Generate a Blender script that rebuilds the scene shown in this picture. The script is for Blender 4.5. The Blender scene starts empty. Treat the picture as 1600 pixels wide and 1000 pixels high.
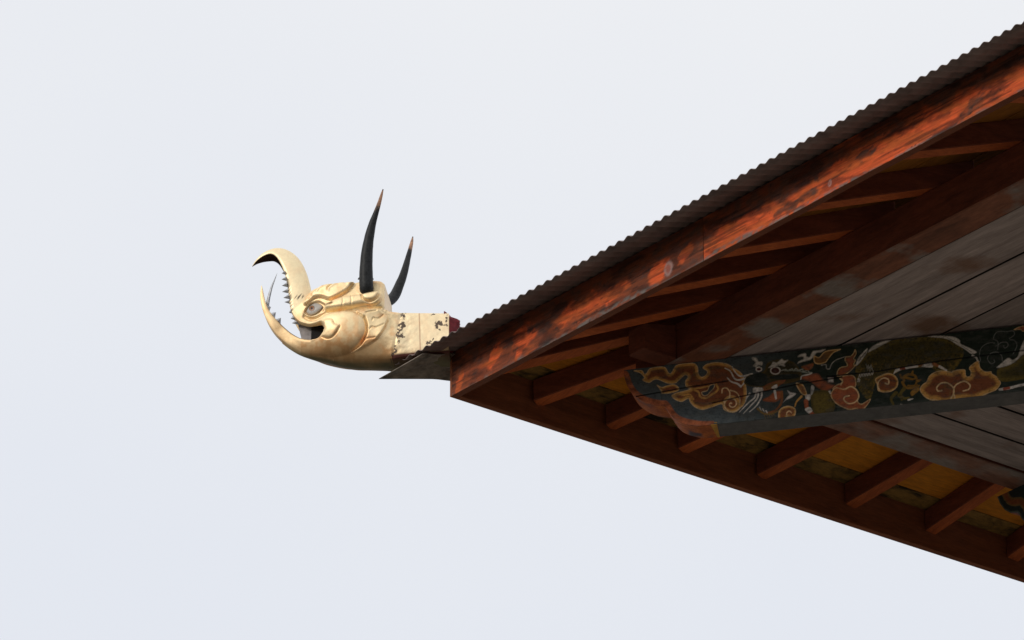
import bpy, bmesh, math, random
import numpy as np
from mathutils import Vector

random.seed(7)
S = bpy.context.scene
COL = S.collection
rng = np.random.RandomState(11)

# ------------------------------------------------------------------ camera
# axes: X runs along the front eave, Y along the side eave, origin = lowest outer point of the roof corner
CAM = np.array([20.76302869, -15.8635973, -11.94898913])
RV = np.array([0.61750916, 0.78656369, 0.0])
FV = np.array([-0.71039336, 0.55770996, 0.42930279])
UV_ = np.array([0.33767398, -0.2650984, 0.90316063])
FPX = 8150.83
cd = bpy.data.cameras.new('camera')
cam = bpy.data.objects.new('camera', cd)
COL.objects.link(cam)
from mathutils import Matrix
m = Matrix(((RV[0], UV_[0], -FV[0], CAM[0]), (RV[1], UV_[1], -FV[1], CAM[1]), (RV[2], UV_[2], -FV[2], CAM[2]), (0, 0, 0, 1)))
cam.matrix_world = m
cd.sensor_width = 36.0
cd.lens = FPX / 1600 * 36.0
cd.clip_end = 5000
cd.clip_start = 0.5
S.camera = cam

# ------------------------------------------------------------------ light: hazy overcast with a weak low sun in front of the facade
SUN_EL, SUN_AZ = math.radians(18), math.radians(178)     # azimuth measured clockwise from +Y
w = bpy.data.worlds.new('World')
S.world = w
w.use_nodes = True
nt = w.node_tree
nt.nodes.clear()
out = nt.nodes.new('ShaderNodeOutputWorld')
bg = nt.nodes.new('ShaderNodeBackground')
bg.inputs['Strength'].default_value = 0.1
sky = nt.nodes.new('ShaderNodeTexSky')
sky.sky_type = 'NISHITA'
sky.sun_disc = False
sky.sun_elevation = SUN_EL
sky.sun_rotation = SUN_AZ
geo = nt.nodes.new('ShaderNodeTexCoord')
noi = nt.nodes.new('ShaderNodeTexNoise')
noi.inputs['Scale'].default_value = 5.0
noi.inputs['Detail'].default_value = 4
# cloud cover brightens gently from the horizon to the zenith, with faint uneven patches
rmp = nt.nodes.new('ShaderNodeValToRGB')
for p_, c_ in ((0.0, (0.76, 0.79, 0.87)), (0.36, (0.80, 0.83, 0.895)), (0.50, (0.868, 0.882, 0.914)), (1.0, (1.0, 1.0, 1.02))):
    e_ = rmp.color_ramp.elements.new(p_) if 0 < p_ < 1 else rmp.color_ramp.elements[-1 if p_ else 0]
    e_.color = (*c_, 1)
sep = nt.nodes.new('ShaderNodeSeparateXYZ')
pat = nt.nodes.new('ShaderNodeMath')
pat.operation = 'MULTIPLY_ADD'
pat.inputs[1].default_value = 0.22
pat.inputs[2].default_value = -0.11
add = nt.nodes.new('ShaderNodeMath')
nt.links.new(geo.outputs['Generated'], sep.inputs[0])
nt.links.new(noi.outputs['Fac'], pat.inputs[0])
nt.links.new(sep.outputs['Z'], add.inputs[0])
nt.links.new(pat.outputs[0], add.inputs[1])
scl = nt.nodes.new('ShaderNodeVectorMath')
scl.operation = 'SCALE'
scl.inputs['Scale'].default_value = 10.0
mix = nt.nodes.new('ShaderNodeMix')
mix.data_type = 'RGBA'
mix.inputs['Factor'].default_value = 0.96
nt.links.new(geo.outputs['Generated'], noi.inputs['Vector'])
nt.links.new(add.outputs[0], rmp.inputs['Fac'])
nt.links.new(rmp.outputs['Color'], scl.inputs[0])
nt.links.new(sky.outputs['Color'], mix.inputs['A'])
nt.links.new(scl.outputs['Vector'], mix.inputs['B'])
nt.links.new(mix.outputs['Result'], bg.inputs['Color'])
nt.links.new(bg.outputs['Background'], out.inputs['Surface'])

sd = bpy.data.lights.new('sun', 'SUN')
sd.energy = 1.5
sd.angle = math.radians(12)
sd.color = (1.0, 0.94, 0.85)
sun = bpy.data.objects.new('sun', sd)
COL.objects.link(sun)
sdir = Vector((math.sin(SUN_AZ) * math.cos(SUN_EL), math.cos(SUN_AZ) * math.cos(SUN_EL), math.sin(SUN_EL)))
sun.rotation_euler = sdir.to_track_quat('Z', 'Y').to_euler()
sun.location = (0, -20, 20)

vs = S.view_settings
vs.view_transform = 'Standard'
vs.look = 'None'
vs.exposure = 0
vs.gamma = 1
vs.use_curve_mapping = False


# ------------------------------------------------------------------ helpers
def ray(px, py):
    px = np.asarray(px, float)[..., None]
    py = np.asarray(py, float)[..., None]
    return FV + RV * (px - 800) / FPX - UV_ * (py - 500) / FPX


def hit(px, py, n, d):
    n = np.asarray(n, float)
    r = ray(px, py)
    d = np.asarray(d, float)
    return CAM + r * ((d - n @ CAM) / (r @ n))[..., None]


def project(P):
    v = np.asarray(P) - CAM
    z = v @ FV
    return 800 + FPX * (v @ RV) / z, 500 - FPX * (v @ UV_) / z


def hash2(ix, iy, seed):
    h = (ix.astype(np.int64) * 374761393 + iy.astype(np.int64) * 668265263 + seed * 1442695041) & 0x7fffffff
    h = ((h ^ (h >> 13)) * 1274126177) & 0x7fffffff
    h = (h ^ (h >> 16)) & 0xffff
    return h / 65535.0


def vnoise(x, y, seed=0):
    ix, iy = np.floor(x), np.floor(y)
    fx, fy = x - ix, y - iy
    fx = fx * fx * (3 - 2 * fx)
    fy = fy * fy * (3 - 2 * fy)
    a = hash2(ix, iy, seed); b = hash2(ix + 1, iy, seed)
    c = hash2(ix, iy + 1, seed); d = hash2(ix + 1, iy + 1, seed)
    return (a * (1 - fx) + b * fx) * (1 - fy) + (c * (1 - fx) + d * fx) * fy


def fbm(x, y, seed=0, octv=4):
    s, a, t = 0, 0.5, 0
    for i in range(octv):
        s = s + a * vnoise(x * 2 ** i, y * 2 ** i, seed + i * 17)
        t += a
        a *= 0.5
    return s / t


def sstep(x, a, b):
    t = np.clip((x - a) / (b - a), 0, 1)
    return t * t * (3 - 2 * t)


def seg_dist(x, y, pts, closed=False, along=False):
    """distance of points to a polyline (and the fraction along it)"""
    p = np.asarray(pts, float)
    if closed:
        p = np.vstack([p, p[:1]])
    best = np.full(x.shape, 1e9)
    frac = np.zeros(x.shape)
    L = np.r_[0, np.cumsum(np.hypot(*(p[1:] - p[:-1]).T))]
    for i in range(len(p) - 1):
        ax, ay = p[i]
        bx, by = p[i + 1]
        dx, dy = bx - ax, by - ay
        t = np.clip(((x - ax) * dx + (y - ay) * dy) / (dx * dx + dy * dy + 1e-9), 0, 1)
        d = np.hypot(x - ax - t * dx, y - ay - t * dy)
        k = d < best
        best = np.where(k, d, best)
        if along:
            frac = np.where(k, (L[i] + t * (L[i + 1] - L[i])) / L[-1], frac)
    return (best, frac) if along else best


def inside(x, y, pts):
    p = np.asarray(pts, float)
    r = np.zeros(x.shape, bool)
    j = len(p) - 1
    for i in range(len(p)):
        xi, yi = p[i]
        xj, yj = p[j]
        c = ((yi > y) != (yj > y)) & (x < (xj - xi) * (y - yi) / (yj - yi + 1e-12) + xi)
        r ^= c
        j = i
    return r


def smooth_pts(pts, n=6, closed=False):
    """Catmull-Rom through the points"""
    p = np.asarray(pts, float)
    if closed:
        q = np.vstack([p[-1:], p, p[:2]])
    else:
        q = np.vstack([2 * p[:1] - p[1:2], p, 2 * p[-1:] - p[-2:-1]])
    o = []
    for i in range(1, len(q) - 2):
        for k in range(n):
            t = k / n
            a, b, c, d = q[i - 1], q[i], q[i + 1], q[i + 2]
            o.append(0.5 * (2 * b + (c - a) * t + (2 * a - 5 * b + 4 * c - d) * t * t + (3 * b - a - 3 * c + d) * t ** 3))
    if not closed:
        o.append(p[-1])
    return np.array(o)


def resample(pts, n):
    p = np.asarray(pts, float)
    L = np.r_[0, np.cumsum(np.sqrt(((p[1:] - p[:-1]) ** 2).sum(1)))]
    t = np.linspace(0, L[-1], n)
    return np.stack([np.interp(t, L, p[:, k]) for k in range(p.shape[1])], 1)


# ------------------------------------------------------------------ materials
def new_mat(name):
    mt = bpy.data.materials.new(name)
    mt.use_nodes = True
    return mt, mt.node_tree, mt.node_tree.nodes['Principled BSDF']


def wood(name, c0, c1, stretch=(2, 14, 14), rough=0.75, contrast=(0.3, 0.7), bump=0.15, vary=0.25, attr=None, flip=False, stain=None):
    """streaked painted or weathered timber; stretch = noise scale along each axis"""
    mt, t, b = new_mat(name)
    N, Lk = t.nodes, t.links
    tc = N.new('ShaderNodeTexCoord')
    mp = N.new('ShaderNodeMapping')
    mp.inputs['Scale'].default_value = stretch
    n1 = N.new('ShaderNodeTexNoise')
    n1.inputs['Scale'].default_value = 1.0
    n1.inputs['Detail'].default_value = 8
    n1.inputs['Roughness'].default_value = 0.65
    n1.inputs['Distortion'].default_value = 0.4
    Lk.new(tc.outputs['Object'], mp.inputs['Vector'])
    Lk.new(mp.outputs['Vector'], n1.inputs['Vector'])
    fine = N.new('ShaderNodeTexNoise')
    fine.inputs['Scale'].default_value = 6.0
    fine.inputs['Detail'].default_value = 6
    fine.inputs['Roughness'].default_value = 0.7
    Lk.new(mp.outputs['Vector'], fine.inputs['Vector'])
    if attr:
        base = N.new('ShaderNodeAttribute')
        base.attribute_name = attr
        src = base.outputs['Color']
    else:
        rp = N.new('ShaderNodeValToRGB')
        rp.color_ramp.elements[0].position = contrast[0]
        rp.color_ramp.elements[1].position = contrast[1]
        rp.color_ramp.elements[0].color = (*c0, 1)
        rp.color_ramp.elements[1].color = (*c1, 1)
        Lk.new(n1.outputs['Fac'], rp.inputs['Fac'])
        src = rp.outputs['Color']
        if stain:
            st = N.new('ShaderNodeTexNoise')
            st.inputs['Scale'].default_value = stain[1]
            st.inputs['Detail'].default_value = 5
            Lk.new(tc.outputs['Object'], st.inputs['Vector'])
            sr = N.new('ShaderNodeMapRange')
            sr.inputs['From Min'].default_value = stain[2]
            sr.inputs['From Max'].default_value = stain[2] + 0.12
            Lk.new(st.outputs['Fac'], sr.inputs['Value'])
            mx = N.new('ShaderNodeMix')
            mx.data_type = 'RGBA'
            mx.inputs['B'].default_value = (*stain[0], 1)
            Lk.new(sr.outputs['Result'], mx.inputs['Factor'])
            Lk.new(src, mx.inputs['A'])
            src = mx.outputs['Result']
    oi = N.new('ShaderNodeObjectInfo')
    mr = N.new('ShaderNodeMapRange')
    mr.inputs['To Min'].default_value = 1 - vary
    mr.inputs['To Max'].default_value = 1 + vary
    Lk.new(oi.outputs['Random'], mr.inputs['Value'])
    fr = N.new('ShaderNodeMapRange')
    fr.inputs['From Min'].default_value = 0.3
    fr.inputs['From Max'].default_value = 0.7
    fr.inputs['To Min'].default_value = 0.72
    fr.inputs['To Max'].default_value = 1.2
    Lk.new(fine.outputs['Fac'], fr.inputs['Value'])
    mu = N.new('ShaderNodeMath')
    mu.operation = 'MULTIPLY'
    Lk.new(mr.outputs['Result'], mu.inputs[0])
    Lk.new(fr.outputs['Result'], mu.inputs[1])
    vm = N.new('ShaderNodeVectorMath')
    vm.operation = 'SCALE'
    Lk.new(src, vm.inputs[0])
    Lk.new(mu.outputs['Value'], vm.inputs['Scale'])
    Lk.new(vm.outputs['Vector'], b.inputs['Base Color'])
    b.inputs['Roughness'].default_value = rough
    b.inputs['Specular IOR Level'].default_value = 0.25
    bp = N.new('ShaderNodeBump')
    bp.inputs['Strength'].default_value = bump
    bp.inputs['Distance'].default_value = 0.01
    Lk.new(fine.outputs['Fac'], bp.inputs['Height'])
    Lk.new(bp.outputs['Normal'], b.inputs['Normal'])
    return mt


def plain(name, c, rough=0.6, metallic=0.0, nscale=30, amt=0.25, bump=0.1, spec=0.3, attr=None):
    mt, t, b = new_mat(name)
    N, Lk = t.nodes, t.links
    tc = N.new('ShaderNodeTexCoord')
    n1 = N.new('ShaderNodeTexNoise')
    n1.inputs['Scale'].default_value = nscale
    n1.inputs['Detail'].default_value = 6
    n1.inputs['Roughness'].default_value = 0.6
    Lk.new(tc.outputs['Object'], n1.inputs['Vector'])
    fr = N.new('ShaderNodeMapRange')
    fr.inputs['From Min'].default_value = 0.3
    fr.inputs['From Max'].default_value = 0.7
    fr.inputs['To Min'].default_value = 1 - amt
    fr.inputs['To Max'].default_value = 1 + amt
    Lk.new(n1.outputs['Fac'], fr.inputs['Value'])
    vm = N.new('ShaderNodeVectorMath')
    vm.operation = 'SCALE'
    if attr:
        a = N.new('ShaderNodeAttribute')
        a.attribute_name = attr
        Lk.new(a.outputs['Color'], vm.inputs[0])
    else:
        vm.inputs[0].default_value = c
    Lk.new(fr.outputs['Result'], vm.inputs['Scale'])
    Lk.new(vm.outputs['Vector'], b.inputs['Base Color'])
    b.inputs['Roughness'].default_value = rough
    b.inputs['Metallic'].default_value = metallic
    b.inputs['Specular IOR Level'].default_value = spec
    bp = N.new('ShaderNodeBump')
    bp.inputs['Strength'].default_value = bump
    bp.inputs['Distance'].default_value = 0.004
    Lk.new(n1.outputs['Fac'], bp.inputs['Height'])
    Lk.new(bp.outputs['Normal'], b.inputs['Normal'])
    return mt


def gilt(name):
    """worn gilding: the attribute 'paint' holds the colour, its alpha how metallic the spot still is"""
    mt = plain(name, (1, 1, 1), rough=0.36, metallic=1.0, nscale=55, amt=0.06, bump=0.12, spec=0.5, attr='paint')
    t = mt.node_tree
    b = t.nodes['Principled BSDF']
    a = [n for n in t.nodes if n.type == 'ATTRIBUTE'][0]
    t.links.new(a.outputs['Alpha'], b.inputs['Metallic'])
    mr = t.nodes.new('ShaderNodeMapRange')
    mr.inputs['To Min'].default_value = 0.75
    mr.inputs['To Max'].default_value = 0.44
    t.links.new(a.outputs['Alpha'], mr.inputs['Value'])
    t.links.new(mr.outputs['Result'], b.inputs['Roughness'])
    return mt


M_FASCIA = wood('weathered red paint', None, None, (3, 20, 30), attr='paint', vary=0.0, bump=0.35, rough=0.6)
M_SIDE = wood('dark red painted board', (0.20, 0.062, 0.026), (0.36, 0.115, 0.048), (16, 2.0, 16), vary=0.08)
M_RAFT_A = wood('red painted rafter front', (0.36, 0.075, 0.020), (0.58, 0.14, 0.036), (14, 2.5, 14), vary=0.15)
M_RAFT_B = wood('red painted rafter side', (0.36, 0.075, 0.020), (0.58, 0.14, 0.036), (2.5, 14, 14), vary=0.15)
M_PURL_A = wood('worn red beam front', (0.13, 0.05, 0.03), (0.33, 0.125, 0.07), (2.2, 9, 16), vary=0.05, stain=((0.27, 0.22, 0.2), 3.5, 0.55))
M_PURL_B = wood('worn red beam side', (0.13, 0.05, 0.03), (0.33, 0.16, 0.11), (9, 2.2, 16), vary=0.05, stain=((0.27, 0.22, 0.2), 2.5, 0.44))
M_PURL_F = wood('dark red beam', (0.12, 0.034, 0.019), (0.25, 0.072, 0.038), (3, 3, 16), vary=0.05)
M_RAFT_S = wood('shade-darkened rafter side', (0.13, 0.033, 0.016), (0.235, 0.062, 0.028), (4, 4, 14), vary=0.12)  # rafter paint darkened: the sides' shade is put into the colour
M_EDGE = plain('darkened plank edge', (0.02, 0.016, 0.013), rough=0.9)  # edges coloured near-black so the gaps between planks look dark
M_CEIL_A = wood('grey ceiling plank front', (0.24, 0.19, 0.18), (0.48, 0.39, 0.37), (1.6, 22, 22), vary=0.16, stain=((0.22, 0.13, 0.095), 2.2, 0.56))
M_CEIL_B = wood('grey ceiling plank side', (0.24, 0.19, 0.18), (0.48, 0.39, 0.37), (22, 1.6, 22), vary=0.16, stain=((0.24, 0.13, 0.095), 2.2, 0.56))
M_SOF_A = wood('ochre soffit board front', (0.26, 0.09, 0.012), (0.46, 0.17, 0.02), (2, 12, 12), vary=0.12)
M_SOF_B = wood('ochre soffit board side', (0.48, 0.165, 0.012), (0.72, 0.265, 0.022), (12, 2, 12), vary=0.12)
M_SOFW_A = wood('mouldy soffit strip front', (0.03, 0.022, 0.012), (0.34, 0.19, 0.05), (5, 12, 12), vary=0.1, contrast=(0.36, 0.56))
M_SOFW_B = wood('mouldy soffit strip side', (0.03, 0.022, 0.012), (0.34, 0.19, 0.05), (12, 5, 12), vary=0.1, contrast=(0.36, 0.56))
M_BEAM = wood('painted beam face', None, None, (4, 4, 30), attr='paint', vary=0.0, bump=0.2)
M_BEAMU = wood('slate painted beam', (0.095, 0.095, 0.098), (0.165, 0.155, 0.152), (3, 3, 14), vary=0.05)
M_SCROLL = wood('orange painted beam end', (0.30, 0.070, 0.028), (0.58, 0.165, 0.036), (12, 12, 12), vary=0.05, stain=((0.09, 0.06, 0.07), 9, 0.53))
M_YEL = plain('yellow edge paint', (0.55, 0.27, 0.03))
M_SHEET = plain('rusted roofing sheet', (0.235, 0.182, 0.172), rough=0.65, metallic=0.15, nscale=7, amt=0.35, bump=0.1)
M_FLASH = plain('crumpled grey flashing', (0.24, 0.205, 0.17), rough=0.6, metallic=0.2, nscale=10, amt=0.75, bump=0.4)
M_GOLD = gilt('worn gilding')
M_INNER = plain('brown inner metal', (0.10, 0.055, 0.04), rough=0.6, metallic=0.3)
M_TEETH = plain('dull grey metal', (0.45, 0.45, 0.46), rough=0.45, metallic=0.7, nscale=60, amt=0.3)
M_HORN = plain('black horn', (0.02, 0.02, 0.02), rough=0.5, nscale=70, amt=0.6, bump=0.35, attr='paint', spec=0.22)
M_RED = plain('dark red cloth', (0.17, 0.022, 0.028), rough=0.85, nscale=40, amt=0.4, bump=0.4)
M_LINING = plain('grey mouth lining', (0.30, 0.27, 0.26), rough=0.7, nscale=25, amt=0.3)
M_BLACK = plain('black throat', (0.008, 0.007, 0.006), rough=0.8)
M_EYE = plain('painted eye', (1, 1, 1), rough=0.35, nscale=60, amt=0.06, attr='paint')
M_WALL = plain('dim unseen wall', (0.20, 0.17, 0.14), rough=0.9, nscale=3, amt=0.12)
M_GROUND = plain('dry grass and earth', (0.125, 0.112, 0.088), rough=0.95, nscale=0.6, amt=0.4, bump=0.4)


# ------------------------------------------------------------------ object helpers
def put(name, verts, faces, mat, parent=None, base=(0, 0, 0), smooth=False, colors=None, mats=None, fmat=None):
    me = bpy.data.meshes.new(name)
    v = np.asarray(verts, float) - np.asarray(base, float)
    me.from_pydata(v.tolist(), [], [tuple(int(i) for i in f) for f in faces])
    for k in (mats or [mat]):
        me.materials.append(k)
    if fmat is not None:
        me.polygons.foreach_set('material_index', np.asarray(fmat, np.int32))
    if smooth:
        me.polygons.foreach_set('use_smooth', np.ones(len(me.polygons), bool))
    if colors is not None:
        c = np.asarray(colors, float)
        if c.shape[1] == 3:
            c = np.c_[c, np.ones(len(c))]
        at = me.color_attributes.new('paint', 'FLOAT_COLOR', 'POINT')
        at.data.foreach_set('color', c.astype(np.float32).ravel())
    me.update()
    o = bpy.data.objects.new(name, me)
    COL.objects.link(o)
    if parent is not None:
        o.parent = parent
    return o


def empty(name, loc, label, cat, group=None):
    o = bpy.data.objects.new(name, None)
    COL.objects.link(o)
    o.location = loc
    o['label'] = label
    o['category'] = cat
    if group:
        o['group'] = group
    return o


def hexa(bot, top):
    """prism between two matching polygons"""
    n = len(bot)
    v = [tuple(p) for p in bot] + [tuple(p) for p in top]
    f = [tuple(range(n - 1, -1, -1)), tuple(range(n, 2 * n))]
    for i in range(n):
        j = (i + 1) % n
        f.append((i, j, n + j, n + i))
    return v, f


def bevelled(name, verts, faces, mat, parent, base, w=0.004):
    o = put(name, verts, faces, mat, parent, base)
    bm = bmesh.new()
    bm.from_mesh(o.data)
    bmesh.ops.recalc_face_normals(bm, faces=bm.faces)
    bmesh.ops.bevel(bm, geom=list(bm.edges), offset=w, segments=1, affect='EDGES', clamp_overlap=True)
    bm.to_mesh(o.data)
    bm.free()
    return o


# ------------------------------------------------------------------ ground
GZ = CAM[2] - 1.6
n = 64
gv = [(0, 0, GZ)] + [(1500 * math.cos(2 * math.pi * k / n), 1500 * math.sin(2 * math.pi * k / n), GZ) for k in range(n)]
gr = put('ground', gv, [(0, 1 + k, 1 + (k + 1) % n) for k in range(n)], M_GROUND)
gr['kind'] = 'structure'

# ------------------------------------------------------------------ the temple and its roof corner
TB = (2.9, 2.9, GZ)
temple = empty('temple', TB, 'timber temple roof corner with weathered red eaves, painted dragon beam and corrugated roofing', 'building')
LEN = 8.5
SL = 0.288                     # roof slope, rise per metre
RB = 0.087                     # underside of the rafters above the fascia's lower edge


def T(name, v, f, mat, w=0.004):
    return bevelled(name, v, f, mat, temple, TB, w)


# unseen wall below the eaves at right, added to block light and kept dim
WY = 2.9
for nm, poly in (('wall', [(WY, WY), (LEN, WY), (LEN, WY + 0.4), (WY + 0.4, WY + 0.4)]),
                 ('wall', [(WY, WY), (WY + 0.4, WY + 0.4), (WY + 0.4, LEN), (WY, LEN)])):
    v, f = hexa([(x, y, GZ) for x, y in poly], [(x, y, 0.09) for x, y in poly])
    put(nm, v, f, M_WALL, temple, TB)

# fascia boards of the front eave: dense sheets carrying worn paint and painted-in overhang shade
FT, FH = 0.045, 0.260
JOINT = 2.172


def fascia_paint(x, z, bright):
    n1 = fbm(x * 3.2 + z * 5.0, z * 9.0, 3, 5)
    n2 = fbm(x * 9 + z * 12, z * 26, 21, 4)
    n3 = fbm(x * 22, z * 40, 40, 3)
    grain = fbm(x * 5, z * 120 + 6 * fbm(x * 1.5, z * 3, 77, 2), 55, 4)
    red = np.array([0.62, 0.092, 0.021])
    red2 = np.array([0.46, 0.088, 0.016])
    brown = np.array([0.115, 0.034, 0.014])
    grey = np.array([0.125, 0.112, 0.10])
    wx = 0.18 * (fbm(x * 6, z * 12, 61, 4) - 0.5) + 0.05 * (fbm(x * 24, z * 40, 63, 3) - 0.5)
    wz = 0.09 * (fbm(x * 8, z * 14, 67, 4) - 0.5) + 0.03 * (fbm(x * 28, z * 44, 69, 3) - 0.5)
    c = red[None] * sstep(n2, 0.3, 0.7)[:, None] + red2[None] * (1 - sstep(n2, 0.3, 0.7))[:, None]
    dark = np.clip(bright[0] + bright[1] * (n1 - 0.5) * 2 + 0.5 * (n2 - 0.5) + bright[5] * sstep(z + wz + 0.05 * (n1 - 0.5), 0.07, 0.14), 0, 1)  # random wear, plus the overhang's shade painted in towards the top
    dark = sstep(dark, 0.30, 0.72)
    for (a, b, ra, rb, sl) in bright[2]:
        u = (x + wx - a) - sl * (z - b)
        g = np.exp(-((u / ra) ** 2 + ((z + wz - b) / rb) ** 2))
        dark = dark * (1 - np.clip(sstep(g, 0.30, 0.62) * (0.55 + 0.7 * n2), 0, 1))
    for (a, b, ra, rb, sl) in bright[3]:
        u = (x + wx - a) - sl * (z - b)
        g = np.exp(-((u / ra) ** 2 + ((z + wz - b) / rb) ** 2))
        dark = np.maximum(dark, np.clip(sstep(g, 0.3, 0.6) * (0.5 + 0.8 * n3), 0, 1))
    k3 = sstep(n3 + 0.5 * (n1 - 0.5), 0.45, 0.66)[:, None]
    dk = brown[None] * (1 - k3) + (brown * 0.50 + grey * 0.17)[None] * k3
    dark = dark * (0.78 + 0.2 * n3)
    c = c * (1 - dark[:, None]) + dk * dark[:, None]
    mo = sstep(fbm(x * 7 + z * 8, z * 22, 83, 5), 0.54, 0.70)
    c = c * (1 - 0.55 * mo[:, None])
    # worn lower edge, bare grey wood in broken patches
    ew = 0.006 + bright[4] * 0.055 * sstep(fbm(x * 2.1, x * 0 + 3.3, 71, 3), 0.42, 0.70)
    e = sstep(ew + 0.03 * (n2 - 0.5) - z, -0.008, 0.012) * sstep(n3, 0.28, 0.55) * 0.85
    c = c * (1 - e[:, None]) + grey[None] * e[:, None] * (0.7 + 0.8 * n3[:, None])
    c = c * (0.55 + 0.9 * grain[:, None])
    # fine cracks along the grain, nail heads and specks
    ck = sstep(fbm(x * 2.5, z * 70 + 3 * fbm(x * 2, z * 5, 78, 2), 57, 3), 0.66, 0.72)
    c = c * (1 - 0.6 * ck[:, None])
    sp = (vnoise(x * 60, z * 60, 90) > 0.94) & (n2 > 0.45)
    c = np.where(sp[:, None], c * 0.35, c)
    return c


def fascia(x0, x1, bright, knots, gap0):
    nx, nz = int((x1 - x0) / 0.007), 36
    xs = np.linspace(x0 + gap0, x1, nx)
    zs = np.linspace(0, FH, nz)
    X, Z = np.meshgrid(xs, zs, indexing='ij')
    Z = Z * (1 - 0.0045 * X / FH)          # the top edge follows the roofing
    wav = 0.0035 * (fbm(X * 1.3, Z * 4, 5, 3) - 0.5)
    relief = 0.0022 * (fbm(X * 6, Z * 90, 9, 3) - 0.5)
    zz = Z + 0.008 * (fbm(X * 0.9, X * 0, 8, 2) - 0.5)
    front = np.stack([X, wav + relief, zz], -1).reshape(-1, 3)
    c = fascia_paint(X.ravel(), Z.ravel(), bright)
    for (kx, kz, r) in knots:
        d = np.hypot((X.ravel() - kx), (Z.ravel() - kz) * 0.75)
        d = d * (1 + 0.5 * (fbm(X.ravel() * 30, Z.ravel() * 30, 44, 3) - 0.5))
        a = 1 - sstep(d, r * 0.75, r * 1.05)
        ring = np.exp(-((d - r * 0.8) / (r * 0.25)) ** 2) * sstep(fbm(X.ravel() * 26, Z.ravel() * 26, 46, 3), 0.35, 0.6)
        c = c * (1 - 0.8 * a[:, None]) + 0.8 * a[:, None] * np.array([0.34, 0.11, 0.08])
        c = c * (1 - 0.6 * ring[:, None]) + 0.6 * ring[:, None] * np.array([0.36, 0.27, 0.25])
    idx = np.arange(nx * nz).reshape(nx, nz)
    F = [(idx[i, j], idx[i + 1, j], idx[i + 1, j + 1], idx[i, j + 1]) for i in range(nx - 1) for j in range(nz - 1)]
    # back, with the same edge line
    bidx = {}
    V = front.tolist()
    C = c.tolist()
    back = np.array([0.20, 0.055, 0.02])
    rim = [(i, 0) for i in range(nx)] + [(nx - 1, j) for j in range(1, nz)] + [(i, nz - 1) for i in range(nx - 2, -1, -1)] + [(0, j) for j in range(nz - 2, 0, -1)]
    ring0, ring1 = [], []
    for (i, j) in rim:
        p = front[idx[i, j]]
        ring0.append(len(V)); V.append([p[0], p[1] + 0.0025, p[2]]); C.append(list(back))
        ring1.append(len(V)); V.append([p[0], FT, p[2]]); C.append(list(back))
    k = len(rim)
    for q in range(k):
        r = (q + 1) % k
        F.append((idx[rim[r]], idx[rim[q]], ring0[q], ring0[r]))
        F.append((ring0[r], ring0[q], ring1[q], ring1[r]))
    for i in range(nx - 1):       # back sheet
        a0 = ring1[i]; a1 = ring1[i + 1]
        top = [ring1[rim.index((i, nz - 1))] if False else None]
    topmap = {rim[q]: ring1[q] for q in range(k)}
    for i in range(nx - 1):
        F.append((topmap[(i, 0)], topmap[(i, nz - 1)], topmap[(i + 1, nz - 1)], topmap[(i + 1, 0)]))
    return put('fascia_board', V, F, M_FASCIA, temple, TB, colors=C)


# (patches: centre x, centre z, half length, half height, slant) ; then amount of bare edge, then painted overhang shade at the top
old = (0.78, 0.35, [(0.10, 0.05, 0.045, 0.07, 0.5), (0.40, 0.10, 0.05, 0.09, 0.9), (0.64, 0.085, 0.12, 0.05, 0.9), (0.66, 0.14, 0.07, 0.07, 0.6),
                    (1.02, 0.11, 0.12, 0.06, 1.2), (1.25, 0.10, 0.22, 0.06, 0.8), (1.46, 0.09, 0.10, 0.05, 1.0), (1.83, 0.10, 0.09, 0.07, 0.5), (2.06, 0.10, 0.06, 0.05, 0.6)],
       [(0.55, 0.05, 0.05, 0.06, 0.5), (0.95, 0.04, 0.08, 0.05, 0.4), (2.10, 0.04, 0.12, 0.04, 0.6)], 0.9, 0.3)
new = (0.22, 0.55, [(2.5, 0.08, 0.35, 0.06, 0.5), (3.3, 0.10, 0.5, 0.06, 0.5), (3.95, 0.10, 0.4, 0.08, 0.4)],
       [(2.93, 0.045, 0.16, 0.035, 0.9), (2.80, 0.05, 0.05, 0.03, 0.5), (4.25, 0.06, 0.10, 0.04, 0.8), (3.05, 0.12, 0.02, 0.02, 0), (3.42, 0.10, 0.10, 0.02, 1.5)], 0.55, 0.55)
fascia(0.022, JOINT, old, [(1.885, 0.065, 0.033)], 0.0)
fascia(JOINT, 6.0, new, [(3.17, 0.055, 0.012)], 0.004)
fascia(6.0, LEN, (0.22, 0.55, [], [], 0.5, 0.5), [], 0.004)

# fascia of the side eave: its end shows at the corner
BT = 0.022
for y0, y1 in ((0.0, 5.2), (5.204, LEN)):
    pts = [(0, y0), (BT if y0 == 0 else FT, y0), (FT, y0 + (0.05 if y0 == 0 else 0)), (FT, y1), (0, y1)]
    if y0 == 0:
        pts = [(0, 0), (BT - 0.003, 0), (BT - 0.003, FT + 0.003), (FT, FT + 0.003), (FT, y1), (0, y1)]
    v, f = hexa([(x, y, 0) for x, y in pts], [(x, y, FH) for x, y in pts])
    T('fascia_board', v, f, M_SIDE, 0.003)


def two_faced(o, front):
    # first material on the underside, a darker second one on the sides
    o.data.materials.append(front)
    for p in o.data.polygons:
        p.material_index = 0 if p.normal.z < -0.7 else 1


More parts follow.
